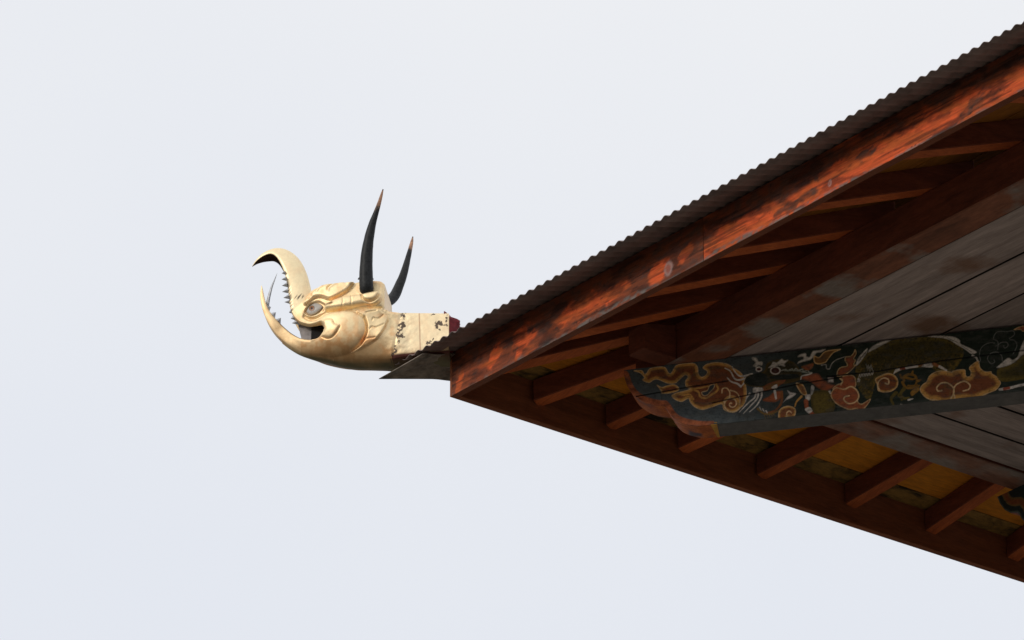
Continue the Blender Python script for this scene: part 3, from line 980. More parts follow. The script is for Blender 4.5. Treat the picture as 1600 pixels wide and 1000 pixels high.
fill(z4((1170, 748), (1250, 670), (1350, 590), (1420, 620), (1500, 570), (1540, 450), (1600, 320), (1690, 250), (1660, 480), (1560, 560), (1450, 660), (1320, 722)), WHITE, (0.40, 0.36, 0.32), 1.2)
fill(z4((1440, 152), (1520, 110), (1600, 94), (1680, 110), (1640, 170), (1580, 175), (1540, 150)), REDP, None, 0, TAN)
stroke(c6((1240, 572), (1300, 562), (1360, 547), (1450, 530)), 4.0, WHITE, 4.0)
stroke(c6((1265, 568), (1295, 562)), 4.0, (0.40, 0.09, 0.05))
for i in range(6):      # beyond the edge of the picture the painting goes on in the same manner
    spiral(1660 + i * 55, 585 - i * 6, 15, 1.3, 2.4, TAN, i, 1, RUST, GOLDP)
# orange-brown border along the carved end
ed = seg_dist(px, py, np.array(endpx))
bd = (1 - sstep(ed, 7.5, 9.5)) * (px < 1116)
bc = np.array([0.40, 0.11, 0.042])[None] * (0.5 + 1.0 * nA[:, None]) * (1 - 0.35 * sstep(py, 570, 610)[:, None] * 0)
img = img * (1 - bd[:, None]) + bc * bd[:, None]
# age: worn pigment, dirt, scuffs, cracks
worn = 0.07 + 0.38 * sstep(fbm(px / 11, py / 5, 151, 5), 0.52, 0.72)
img = img * (1 - worn[:, None]) + np.array([0.075, 0.075, 0.066])[None] * worn[:, None]
img *= (0.86 + 0.56 * nA)[:, None]
img = img * (1 - 0.35 * sstep(nB, 0.60, 0.75)[:, None])
cr = [c5((140, 580), (300, 552), (440, 525), (600, 500), (740, 478)), c5((640, 622), (800, 585), (1000, 540), (1200, 497), (1480, 455)) + c6((200, 492), (500, 462), (900, 395), (1385, 335), (1700, 290))]
gro = np.zeros(len(px))
for c in cr:
    d = seg_dist(px, py, np.array(c))
    gro = np.maximum(gro, 1 - sstep(d, 0.5, 1.5))
img *= (1 - 0.9 * gro)[:, None]

P3 = P3.reshape(-1, 3) - 0  # front
P3 = P3 + np.r_[BN, 0][None] * (0.005 * gro + 0.002 * (nA - 0.5))[:, None]
P3[::NZ] += np.r_[BN, 0] * 0.0075        # the lowest row turns under the edge
P3[1::NZ, 2] = P3[::NZ, 2]
gi = np.arange(NS * NZ).reshape(NS, NZ)
q0, q1, q2, q3 = gi[:-1, :-1].ravel(), gi[1:, :-1].ravel(), gi[1:, 1:].ravel(), gi[:-1, 1:].ravel()
faces = np.stack([q0, q1, q2, q3], 1)
beam = empty('painted_beam_group', (0, 0, 0), 'x', 'x') if False else None
# body: underside, back, top, ends (set 1 mm behind the painted face)
Vb, Fb, Mi = [], [], []
for i in range(NS):
    f0 = beam_point(ss[i], zb[i] + 0.0005, 0.007)
    f1 = beam_point(ss[i], BZ1, 0.007)
    b0_ = beam_point(ss[i], zb[i] + 0.0005, BW)
    b1_ = beam_point(ss[i], BZ1, BW)
    Vb += [f0, f1, b1_, b0_]
for i in range(NS - 1):
    a, b = 4 * i, 4 * (i + 1)
    scroll = ss[i] < es[-1] - 0.02
    Fb += [(a, a + 3, b + 3, b), (a + 3, a + 2, b + 2, b + 3), (a + 2, a + 1, b + 1, b + 2), (a + 1, a, b, b + 1)]
    Mi += [1 if scroll else 0, 0, 0, 0]
Fb += [(0, 1, 2, 3), (4 * NS - 4, 4 * NS - 1, 4 * NS - 2, 4 * NS - 3)]
Mi += [1, 0]
bo = put('painted_beam', np.array(Vb), Fb, None, temple, TB, mats=[M_BEAMU, M_SCROLL], fmat=Mi)
put('painting', P3, faces.tolist(), M_BEAM, bo, TB, smooth=True, colors=img)
bo.children[0].location = (0, 0, 0)
# yellow line closing the orange scroll
sy = es[-1] - 0.02
v, f = hexa([beam_point(sy, BZ0 - 0.003), beam_point(sy + 0.035, BZ0 - 0.003), beam_point(sy + 0.012, BZ0 - 0.003, BW), beam_point(sy, BZ0 - 0.003, BW)],
            [beam_point(sy, BZ0 + 0.012), beam_point(sy + 0.035, BZ0 + 0.012), beam_point(sy + 0.012, BZ0 + 0.012, BW), beam_point(sy, BZ0 + 0.012, BW)])
put('yellow_edge', v, f, M_YEL, bo, TB)


# second bracket under the side purlin, at the right edge of the picture
def bracket(y0):
    prof = [(0.0, 0.0), (0.02, -0.05), (0.055, -0.10), (0.10, -0.135), (0.16, -0.15), (0.175, -0.165), (0.19, -0.20), (0.225, -0.24), (0.29, -0.268), (0.36, -0.272), (2.1, -0.272), (2.1, 0.0)]
    nf = len(prof)
    x0 = 0.69
    wd = 0.16
    fr = [(x0 + a, y0, PZ - 0.003 + b) for a, b in prof]
    bk = [(x0 + a, y0 + wd, PZ - 0.003 + b) for a, b in prof]
    v, f = hexa(fr, bk)
    o = put('painted_bracket', v, f, None, temple, TB, mats=[M_BEAMU, M_SCROLL], fmat=[0, 0] + [1] * 8 + [0] * (nf - 8))
    # painted cloud on the front
    nx_, nz_ = 150, 60
    a_ = np.linspace(0.0, 0.75, nx_)
    low = np.interp(a_, [p[0] for p in prof[:11]], [p[1] for p in prof[:11]])
    A2 = np.repeat(a_[:, None], nz_, 1)
    Z2 = low[:, None] * (1 - np.linspace(0, 1, nz_)[None])
    X2 = np.stack([x0 + A2, np.full_like(A2, y0 - 0.0015), PZ - 0.003 + Z2], -1).reshape(-1, 3)
    u, q = A2.ravel(), Z2.ravel()
    col = np.tile(np.array([0.02, 0.028, 0.026]), (len(u), 1))

    def bl(a, c):
        nonlocal col
        col = col * (1 - a[:, None]) + np.array(c)[None] * a[:, None]
    edge = seg_dist(u, q, np.array(prof[:10]))
    wv_ = edge + 0.014 * (fbm(u * 26, q * 26, 17, 2) - 0.5)
    bl(1 - sstep(edge, 0.006, 0.010), (0.10, 0.115, 0.09))
    bl(sstep(wv_, 0.034, 0.038) * (1 - sstep(wv_, 0.085, 0.09)), (0.20, 0.12, 0.04))
    bl(sstep(wv_, 0.040, 0.050) * (1 - sstep(wv_, 0.070, 0.082)), RUST)
    for cx_, cz_, r_ in ((0.34, -0.12, 0.06), (0.50, -0.10, 0.05)):
        d = np.hypot(u - cx_, q - cz_)
        bl(1 - sstep(d, r_ - 0.003, r_ + 0.003), GOLDP)
        bl(1 - sstep(d, r_ - 0.025, r_ - 0.008), RUST)
    col *= (0.7 + 0.6 * fbm(u * 60, q * 60, 7, 3))[:, None]
    g2 = np.arange(nx_ * nz_).reshape(nx_, nz_)
    ff = np.stack([g2[:-1, :-1].ravel(), g2[1:, :-1].ravel(), g2[1:, 1:].ravel(), g2[:-1, 1:].ravel()], 1)
    put('painting', X2, ff.tolist(), M_BEAM, o, TB, smooth=True, colors=col)


bracket(3.47)
for b_ in list(temple.children):
    for c_ in b_.children:
        c_.location = (0, 0, 0)

# ------------------------------------------------------------------ gilded beast head on the hip
r2 = math.sqrt(0.5)
DU = np.array([r2, r2, 0.0])        # back towards the roof
DW = np.array([r2, -r2, 0.0])       # towards the near side
HB = np.array([-0.13, -0.13, 0.21])
dragon = empty('dragon_head_ornament', tuple(HB), 'gilded carved horned dragon head with curled snout jutting from the roof corner', 'roof ornament')


def hp(x, y, wv):
    """points of the head's own planes: w = distance from its middle plane"""
    return hit(x, y, DW, wv)


def D(name, v, f, mat, parent=None, **kw):
    return put(name, v, f, mat, parent if parent is not None else dragon, HB, **kw)


def c3(*p):
    return [(x / 7.143 + 460, y / 7.143 + 420) for x, y in p]


# half width of the head over its side view
ctrl = np.array([
    (408, 446, .010), (407, 470, .022), (416, 499, .028), (427, 512, .032), (437, 528, .028), (440, 512, .036), (450, 538, .034), (458, 526, .048), (469, 549, .036), (478, 535, .075),
    (492, 553, .055), (495, 540, .095), (510, 556, .062), (530, 560, .068), (530, 540, .135), (520, 512, .165), (555, 515, .165), (560, 545, .125), (570, 560, .085),
    (600, 557, .098), (595, 525, .15), (615, 558, .108), (620, 520, .130), (650, 550, .116), (650, 500, .118), (715, 488, .115), (715, 548, .115), (625, 490, .122),
    (600, 488, .15), (484, 500, .115), (458, 496, .084), (470, 503, .10), (470, 480, .099), (478, 464, .098), (492, 482, .125), (520, 468, .155), (560, 458, .168), (598, 445, .172), (599, 480, .168),
    (520, 443, .135), (560, 437, .155), (490, 450, .105), (496, 517, .13), (505, 500, .145)])


def tps(P, v, reg=2e-4):
    d = np.hypot(P[:, None, 0] - P[None, :, 0], P[:, None, 1] - P[None, :, 1]) / 100
    K = np.where(d > 0, d * d * np.log(d + 1e-12), 0) + reg * np.eye(len(P)) * 5
    Q = np.c_[np.ones(len(P)), P / 100]
    A = np.block([[K, Q], [Q.T, np.zeros((3, 3))]])
    s = np.linalg.solve(A, np.r_[v, 0, 0, 0])

    def ev(x, y):
        dd = np.hypot(x[..., None] - P[:, 0], y[..., None] - P[:, 1]) / 100
        kk_ = np.where(dd > 0, dd * dd * np.log(dd + 1e-12), 0)
        return kk_ @ s[:-3] + s[-3] + s[-2] * x / 100 + s[-1] * y / 100
    return ev


WB = tps(ctrl[:, :2], ctrl[:, 2])

bot_c = smooth_pts([(408, 446), (406.5, 462), (409.2, 480), (416, 499), (425.5, 515), (436, 527), (450, 538), (469, 548.5), (492, 553), (510, 556.5), (530, 560), (570, 561), (615, 558.5), (650, 554), (701, 549)], 8)
lip_c = smooth_pts([(409, 446.5), (413, 466), (418, 480), (425.5, 491.7), (437, 504), (447.7, 514), (457, 521), (469, 527), (484, 529), (497, 527), (504, 519.5)], 8)
div_c = np.array([(506, 512), (509, 500), (516, 489), (535, 482), (560, 480), (585, 480.5), (600, 482), (606, 484), (625, 487.5), (660, 488), (701, 488.5)])
up_c = smooth_pts([(455, 487), (459.6, 496.5), (467, 503.7), (474, 506.7), (484, 508), (494, 506.5), (502, 505), (506, 509.5)], 8)
top_c = smooth_pts([(474, 468), (480, 459), (489, 450.5), (503, 445.5), (522, 443), (545, 441), (561, 438), (575, 436), (592, 436.5), (597, 438.5), (600, 441)], 8)

outline_all = [bot_c, lip_c, up_c, top_c, np.array([(600, 441), (601, 482)]), np.array([(606, 484), (625, 487.5), (660, 488), (701, 488.5)]), np.array([(504, 519.5), (506, 514), (506, 509.5)])]

P_CHEEK = smooth_pts(c3((60, 640), (200, 575), (340, 512), (450, 476), (580, 468), (700, 495), (775, 560), (800, 650), (785, 745), (735, 835), (650, 905), (560, 960), (200, 1000), (-100, 900)), 4, True)
P_FIN = smooth_pts(c3((690, 474), (800, 452), (930, 455), (1000, 500), (1050, 560), (1030, 625), (975, 725), (900, 800), (780, 875), (620, 945), (740, 850), (800, 740), (815, 640), (775, 540)), 4, True)
P_TUBE = smooth_pts(c3((355, 470), (345, 420), (400, 372), (520, 325), (640, 303), (750, 290), (850, 270), (965, 262), (985, 300), (960, 372), (900, 408), (780, 408), (600, 442), (450, 468)), 4, True)
P_KNOB = smooth_pts(c3((765, 315), (830, 288), (950, 275), (930, 335), (880, 368), (800, 370)), 4, True)
P_BROW = smooth_pts(c3((100, 400), (112, 368), (165, 340), (190, 315), (185, 285), (240, 235), (330, 180), (450, 158), (560, 150), (665, 150), (650, 190), (600, 250), (520, 300), (430, 345), (380, 352), (300, 328), (230, 335), (170, 372), (130, 415)), 3, True)
P_SOCK = smooth_pts(c3((100, 495), (130, 420), (200, 365), (270, 348), (340, 380), (365, 410), (340, 470), (250, 530), (170, 540)), 4, True)
P_EYE = smooth_pts(c3((122, 475), (155, 412), (205, 376), (262, 368), (322, 412), (275, 468), (222, 503), (165, 512)), 4, True)
P_CURL = smooth_pts(c3((330, 600), (370, 580), (430, 585), (460, 635), (515, 650), (485, 720), (435, 780), (370, 795), (305, 765), (345, 700)), 4, True)

P_EYE = P_EYE.mean(0) + (P_EYE - P_EYE.mean(0)) * 0.9


def plate(x, y, poly, edge, rnd=True):
    ins = inside(x, y, poly)
    d = seg_dist(x, y, poly, closed=True) * np.where(ins, 1, -1)
    t = np.clip(d / edge, 0, 1)
    return np.sqrt(1 - (1 - t) ** 2) if rnd else t * t * (3 - 2 * t)


def groove(x, y, pts, wd, sm=True):
    p = smooth_pts(pts, 5) if sm and len(pts) > 2 else np.array(pts)
    return np.exp(-(seg_dist(x, y, p) / wd) ** 2)


def relief(x, y):
    h = np.zeros(x.shape)
    h += 0.024 * plate(x, y, P_CHEEK, 13) * sstep(x, 486, 512)
    fin = plate(x, y, P_FIN, 2.2)
    h += fin * (0.010 + 0.012 * sstep(x, 580, 606))
    h -= 0.013 * groove(x, y, c3((785, 540), (812, 640), (800, 740), (735, 850), (650, 915)), 1.7)
    for g in (((730, 476), (800, 460)), ((800, 492), (850, 480), (920, 470)), ((868, 582), (885, 556), (940, 566), (1005, 522)), ((838, 678), (865, 655), (920, 660), (1005, 630)), ((788, 798), (820, 782), (905, 772))):
        h -= 0.007 * groove(x, y, c3(*g), 0.85)
    h += 0.034 * plate(x, y, P_TUBE, 7.0)
    for g in (((540, 325), (550, 380), (540, 445)), ((632, 305), (645, 370), (635, 440))):
        h -= 0.005 * groove(x, y, c3(*g), 0.9)
    h += 0.012 * plate(x, y, P_KNOB, 4)
    h -= 0.010 * groove(x, y, c3((757, 315), (770, 362), (830, 388), (900, 375), (945, 330), (962, 280)), 1.2)
    h += 0.030 * plate(x, y, P_BROW, 4.5)
    for g in (((245, 258), (270, 225), (305, 200)), ((374, 252), (380, 225), (440, 178)), ((500, 165), (540, 158)), ((590, 160), (640, 156))):
        h -= 0.012 * groove(x, y, c3(*g), 1.1)
        h += 0.005 * groove(x, y, [(a + 1.5, b + 2.2) for a, b in c3(*g)], 1.8)
    bx, by = c3((148, 338))[0]
    h += 0.012 * np.exp(-(np.hypot(x - bx, y - by) / 2.4) ** 2)
    h -= 0.010 * groove(x, y, c3((110, 385), (150, 362), (185, 330)), 1.0)
    h -= 0.016 * plate(x, y, P_SOCK, 3.0, False)
    h += 0.014 * groove(x, y, c3((108, 500), (165, 532), (235, 520), (300, 475), (345, 425), (420, 400)), 1.6)
    h -= 0.012 * groove(x, y, c3((110, 530), (170, 560), (250, 552), (330, 500), (420, 474), (560, 455), (740, 440), (960, 432)), 2.4)
    h += 0.009 * plate(x, y, P_CURL, 5.5)
    h -= 0.007 * groove(x, y, c3((515, 655), (480, 722), (430, 780), (370, 797), (315, 772)), 1.1)
    h += 0.007 * groove(x, y, [(455, 487), (461, 496), (468, 502), (476, 505), (484, 506), (494, 504), (503, 503), (508.5, 509), (507, 517), (500, 526), (488, 531)], 2.2)
    h -= 0.004 * groove(x, y, [(627, 487), (622, 510), (617, 535), (614, 558)], 2.2)
    # hammered, dented sheet
    h += 0.0030 * (fbm(x / 16, y / 16, 201, 3) - 0.5) * sstep(x, 560, 625) + 0.0012 * (fbm(x / 7, y / 7, 203, 3) - 0.5)
    h += 0.006 * (fbm(x / 12 + y / 30, y / 9, 205, 3) - 0.5) * sstep(x, 590, 615) * (1 - sstep(x, 640, 660))
    return h


def edge_round(x, y, r):
    d = np.full(x.shape, 1e9)
    for c in outline_all:
        d = np.minimum(d, seg_dist(x, y, c))
    t = np.clip(d / r, 0, 1)
    return np.sqrt(1 - (1 - t) ** 2)


def gild(x, y, wv):
    """colour of the gilding at a side-view point; alpha = metal"""
    c = np.tile(np.array([0.97, 0.78, 0.47, 0.62]), (len(x), 1))
    n1 = fbm(x / 9, y / 9, 301, 4)
    n2 = fbm(x / 2.4, y / 2.4, 311, 3)
    n4 = fbm(x / 1.3, y / 1.3, 321, 2)
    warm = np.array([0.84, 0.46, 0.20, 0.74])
    k_ = np.clip(0.06 + 0.45 * sstep(n1, 0.45, 0.75) + 0.62 * sstep(y, 508, 552) * (x > 470) * sstep(640 - x, 10, 50) * (0.4 + n1), 0, 0.9)[:, None]  # patchy warmth, plus the lower cheek's shading put into the colour
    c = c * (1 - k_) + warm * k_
    # paler weathered neck plates
    pale = (sstep(x, 612, 630) * 0.65)[:, None]
    c = c * (1 - pale) + np.array([0.95, 0.80, 0.54, 0.55]) * pale
    # browner along the lower edge and on the jaw
    browned = np.clip(sstep(y - (545 + 0.02 * (x - 500)), -10, 12) * (x > 470) + sstep(505 - x, 0, 60) * sstep(y, 468, 510), 0, 1) * (0.35 + 0.6 * n1)
    c = c * (1 - browned[:, None]) + np.array([0.42, 0.25, 0.11, 0.55]) * browned[:, None]
    loss = np.zeros(len(x))
    seam = np.interp(y, [487, 520, 558], [631, 624, 614])
    loss = np.maximum(loss, np.exp(-((x - seam) / 8.5) ** 2) * 0.91)
    loss = np.maximum(loss, 0.9 * np.exp(-((y - 491) / 4) ** 2 - ((x - 676) / 10) ** 2))
    loss = np.maximum(loss, 0.85 * np.exp(-((x - 698) / 4) ** 2) * (y < 510))
    loss = np.maximum(loss, 0.8 * np.exp(-((x - 668) / 9) ** 2 - ((y - 536) / 6) ** 2))
    loss = np.maximum(loss, 0.8 * np.exp(-((x - 602) / 4) ** 2) * (y < 486) * (y > 436))
    k2 = sstep(loss * (0.18 + 1.0 * n2) - 0.57 + 0.22 * (n4 - 0.5), 0, 0.05)
    for g, wd in (([(681, 505), (689, 504), (690, 507)], 1.7), ([(682, 506), (683, 512)], 1.8), ([(667, 534), (675, 538)], 1.4), ([(672, 535), (678, 529)], 0.7), ([(621, 525), (631, 526)], 1.8), ([(628, 505), (632, 509)], 2.2), ([(686, 515), (687, 516)], 0.9), ([(687, 507), (696, 508)], 0.7)):
        k2 = np.maximum(k2, sstep(wd * (0.75 + 0.9 * n2) + 1.6 * (n4 - 0.5) - seg_dist(x + 3 * (n2 - 0.5), y + 3 * (n4 - 0.5), np.array(g)), -0.2, 0.3))
    c = c * (1 - k2[:, None]) + np.array([0.115, 0.080, 0.055, 0.0]) * k2[:, None]
    ln = np.exp(-((x - (655 + 0.03 * (y - 490))) / 0.8) ** 2) * (y < 552) * 0.75
    c = c * (1 - ln[:, None]) + np.array([0.42, 0.17, 0.08, 0.2]) * ln[:, None]
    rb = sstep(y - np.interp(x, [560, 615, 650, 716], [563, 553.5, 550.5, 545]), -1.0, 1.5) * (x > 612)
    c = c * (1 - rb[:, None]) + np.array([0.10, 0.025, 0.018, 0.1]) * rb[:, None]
    # blackened rim of the lower jaw
    rj = np.exp(-(seg_dist(x, y, lip_c) / 1.3) ** 2) * sstep(x, 428, 440) * (1 - sstep(x, 474, 484)) * (0.5 + n2)
    rj = np.clip(rj, 0, 1)
    c = c * (1 - rj[:, None]) + np.array([0.05, 0.035, 0.02, 0.1]) * rj[:, None]
    ey_ = np.exp(-(seg_dist(x, y, P_EYE, closed=True) / 0.9) ** 2) * 0.85
    c = c * (1 - ey_[:, None]) + np.array([0.10, 0.06, 0.03, 0.1]) * ey_[:, None]
    return c


def side_patch(name, lo, hi, ns, nv, par=None):
    """solid between two outline curves with the carved relief on both sides"""
    A_, B_ = resample(lo, ns), resample(hi, ns)
    t = np.linspace(0, 1, nv)
    t = 0.5 - 0.5 * np.cos(np.pi * t) * (0.55 + 0.45 * np.abs(np.cos(np.pi * t)))
    X = A_[:, None, 0] + (B_ - A_)[:, None, 0] * t[None]
    Y = A_[:, None, 1] + (B_ - A_)[:, None, 1] * t[None]
    return X, Y


def build_patch(name, X, Y):
    ns, nv = X.shape
    x, y = X.ravel(), Y.ravel()
    wb = np.maximum(WB(x, y), 0.006)
    er = edge_round(x, y, 7.0)
    floor_ = np.clip(0.80 + 0.10 * sstep(x, 600, 630), 0, 1)
    wv = wb * (floor_ + (1 - floor_) * er)
    h = relief(x, y) * np.clip(er * 1.6, 0, 1) * sstep(wb, 0.02, 0.06)
    P = hp(x, y, wb)
    uv = np.stack([P @ DU, P[:, 2]], 1)
    near = uv[:, :1] * DU + (wv + h)[:, None] * DW + uv[:, 1:] * np.array([0, 0, 1.0])
    far = uv[:, :1] * DU - (wv + h)[:, None] * DW + uv[:, 1:] * np.array([0, 0, 1.0])
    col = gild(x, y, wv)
    N_ = ns * nv
    g = np.arange(N_).reshape(ns, nv)
    f1 = np.stack([g[:-1, :-1].ravel(), g[1:, :-1].ravel(), g[1:, 1:].ravel(), g[:-1, 1:].ravel()], 1)
    f2 = f1[:, ::-1] + N_
    V = np.vstack([near, far])
    C = np.vstack([col, col])
    F = f1.tolist() + f2.tolist()
    rim = list(g[:, 0]) + list(g[-1, 1:]) + list(g[-2::-1, -1]) + list(g[0, -2:0:-1])
    # bridge, with own vertices so that the edge stays crisp and the underside can turn olive
    K = 8
    st = len(V)
    br, bc = [], []
    lipd = seg_dist(x, y, up_c)
    for q in rim:
        a, b = near[q], far[q]
        for k_ in range(K + 1):
            tt = k_ / K
            p = a * (1 - tt) + b * tt
            palate = name == 'skull' and lipd[q] < 0.6
            if palate:       # hollow roof of the mouth
                p = p + np.array([0, 0, 0.10 * math.sin(math.pi * tt) ** 0.6]) + DU * 0.02 * math.sin(math.pi * tt)
            br.append(p)
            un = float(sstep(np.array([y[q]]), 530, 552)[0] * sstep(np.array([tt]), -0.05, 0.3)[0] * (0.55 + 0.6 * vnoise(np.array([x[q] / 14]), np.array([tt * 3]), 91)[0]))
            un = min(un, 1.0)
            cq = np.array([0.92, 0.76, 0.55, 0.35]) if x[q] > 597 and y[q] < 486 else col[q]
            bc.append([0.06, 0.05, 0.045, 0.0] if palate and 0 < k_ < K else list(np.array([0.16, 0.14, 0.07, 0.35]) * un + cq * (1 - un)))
    br = np.array(br)
    sag = np.sin(np.linspace(0, np.pi, K + 1))
    for i_ in range(len(rim)):
        q = rim[i_]
        if y[q] > 530:
            br[i_ * (K + 1):(i_ + 1) * (K + 1), 2] -= 0.010 * sag
    V = np.vstack([V, br])
    C = np.vstack([C, np.array(bc)])
    nR = len(rim)
    for i_ in range(nR):
        j_ = (i_ + 1) % nR
        for k_ in range(K):
            a = st + i_ * (K + 1) + k_
            b = st + j_ * (K + 1) + k_
            F.append((b, a, a + 1, b + 1))
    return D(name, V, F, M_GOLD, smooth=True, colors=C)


# lower jaw, cheek and neck
LO = bot_c
iM = int(np.argmin(np.hypot(LO[:, 0] - 520, LO[:, 1] - 558)))
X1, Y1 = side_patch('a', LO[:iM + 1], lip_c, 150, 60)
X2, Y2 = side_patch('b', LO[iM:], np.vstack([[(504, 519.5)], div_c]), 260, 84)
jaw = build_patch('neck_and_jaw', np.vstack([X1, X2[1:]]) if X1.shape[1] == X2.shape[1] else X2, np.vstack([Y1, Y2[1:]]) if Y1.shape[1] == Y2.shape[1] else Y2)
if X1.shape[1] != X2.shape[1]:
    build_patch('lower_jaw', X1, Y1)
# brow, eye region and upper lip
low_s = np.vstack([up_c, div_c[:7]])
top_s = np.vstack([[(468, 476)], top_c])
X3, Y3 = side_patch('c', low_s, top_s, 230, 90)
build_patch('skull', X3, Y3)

# curled snout: open half pipe of sheet metal
SN = np.array([
    (394, 416.3, 394, 415.6, .002), (400, 408.5, 401, 406.2, .018), (408, 402, 409, 399.3, .033), (416, 398, 418, 394.3, .044), (424, 396.8, 429, 390.3, .049), (431, 400.5, 440, 389.6, .052),
    (436.5, 408, 450, 392.2, .054), (441, 417, 459, 397.5, .056), (445, 428, 467, 405, .058), (448, 441, 474, 415.5, .060), (450.5, 455, 480, 429.5, .063), (452, 467, 484, 443.5, .068),
    (453, 478, 487, 457, .072), (455, 488, 489.5, 470, .076), (460, 497, 493, 480, .082)])
SN = smooth_pts(SN, 7)
na = 28
R3 = hp(SN[:, 0], SN[:, 1], SN[:, 4])
S3 = hp(SN[:, 2], SN[:, 3], 0.0)
Ru, Rv = R3 @ DU, R3[:, 2]
Su, Sv = S3 @ DU, S3[:, 2]
V, F, C = [], [], []
aa = np.linspace(-1, 1, na + 1) * math.pi / 2
for i in range(len(SN)):
    for a in aa:
        ca = abs(math.cos(a)) ** 0.75
        u = Ru[i] + (Su[i] - Ru[i]) * ca
        vv = Rv[i] + (Sv[i] - Rv[i]) * ca
        wv = SN[i, 4] * math.copysign(abs(math.sin(a)) ** 0.85, a)
        V.append(u * DU + wv * DW + np.array([0, 0, vv]))
V = np.array(V)
sx, sy_ = project(V)
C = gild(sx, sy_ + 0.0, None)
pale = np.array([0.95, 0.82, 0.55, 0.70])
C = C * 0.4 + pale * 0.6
ridx = np.tile(np.abs(aa), len(SN))
n2 = fbm(sx / 2.2, sy_ / 2.2, 411, 3)
rimloss = np.clip(sstep(sx - np.interp(sy_, SN[30:, 1], SN[30:, 0]), 9, 0) * sstep(sy_, 425, 445), 0, 1) * 0.8
crk = np.exp(-((sy_ - (463.5 - 0.18 * (sx - 466) + 1.5 * np.sin(sx))) / 1.5) ** 2) * sstep(sx, 456, 462) * (1 - sstep(sx, 473, 477))
k2 = np.clip(sstep(rimloss * n2 * 1.7 - 0.62, 0, 0.08) + sstep(crk * (0.6 + n2), 0.35, 0.5), 0, 1)
C = C * (1 - k2[:, None]) + np.array([0.06, 0.045, 0.035, 0.0]) * k2[:, None]
nr = na + 1
for i in range(len(SN) - 1):
    for j in range(na):
        q = i * nr + j
        F.append((q, q + 1, q + nr + 1, q + nr))
sn = D('curled_snout', V, F, None, smooth=True, colors=C, mats=[M_GOLD, M_INNER])
md = sn.modifiers.new('thickness', 'SOLIDIFY')
md.thickness = 0.004
md.offset = -1
md.material_offset = 1
md.material_offset_rim = 1


# teeth
def tooth(b0, b1, tip, wv, th, name='tooth'):
    """flat pyramid: base from b0 to b1 (side view), pointed at tip"""
    a, b, c = (hp(*p, wv) for p in (b0, b1, tip))
    off = DW * th
    m_ = (a + b) / 2
    V = [a, m_ + off, b, m_ - off, c]
    D(name, V, [(0, 1, 4), (1, 2, 4), (2, 3, 4), (3, 0, 4), (3, 2, 1, 0)], M_TEETH)


up = [((445.5, 423), (447, 430), (440, 427)), ((447.5, 432), (448.5, 439.5), (439.8, 436.6)), ((448.6, 441), (449.6, 449), (440.2, 446.4)), ((450, 450.5), (451, 458.5), (440.6, 456)), ((451.2, 459.5), (452.2, 467.5), (442.5, 465.4)),
      ((452, 468.5), (452.8, 475), (444.2, 472)), ((453.5, 484.5), (455.5, 490), (451.5, 488.4)), ((458, 493), (463, 501), (454, 498)), ((461.5, 500.5), (468, 508), (455.8, 505))]
for i, (a, b, c) in enumerate(up):
    tooth(a, b, c, 0.058 if i < 7 else 0.07, 0.012)
lo = [((417, 477), (421, 486), (423.4, 479.6)), ((423.5, 489), (429.5, 498), (431.2, 487.6)), ((431.5, 498.5), (438.5, 506), (439, 496.4)), ((416.5, 473), (418.5, 479), (418.8, 474))]
for a, b, c in lo:
    tooth(a, b, c, 0.03, 0.010)

# long fang standing in the lower jaw
fg = smooth_pts(np.array([(417, 487, 3.0), (419, 470, 2.6), (424, 450, 1.8), (429, 437, 1.0), (433.2, 426.5, 0.15)]), 5)
V, F = [], []
for i in range(len(fg)):
    for k in range(8):
        an = 2 * math.pi * k / 8
        p = hp(fg[i, 0] + fg[i, 2] * math.cos(an), fg[i, 1], 0.0 + fg[i, 2] / 282 * 0.9 * math.sin(an))
        V.append(p)
for i in range(len(fg) - 1):
    for k in range(8):
        F.append((i * 8 + k, i * 8 + (k + 1) % 8, (i + 1) * 8 + (k + 1) % 8, (i + 1) * 8 + k))
D('fang', V, F, M_TEETH, smooth=True)


# mouth: grey lining, and a black slab standing in for the throat's darkness
def slab(name, poly, w0, w1, mat):
    a = [hp(x, y, 0.05) + DW * (w0 - 0.05) for x, y in poly]
    b = [hp(x, y, 0.05) + DW * (w1 - 0.05) for x, y in poly]
    v, f = hexa(b, a)
    D(name, v, f, mat)


slab('mouth_lining', [(464.5, 497), (466, 508), (468.5, 520), (472, 533), (490, 540), (515, 540), (515, 497)], 0.045, -0.04, M_LINING)
slab('throat', [(486.5, 497), (487, 515), (486, 540), (516, 541), (516, 497)], 0.06, 0.047, M_BLACK)


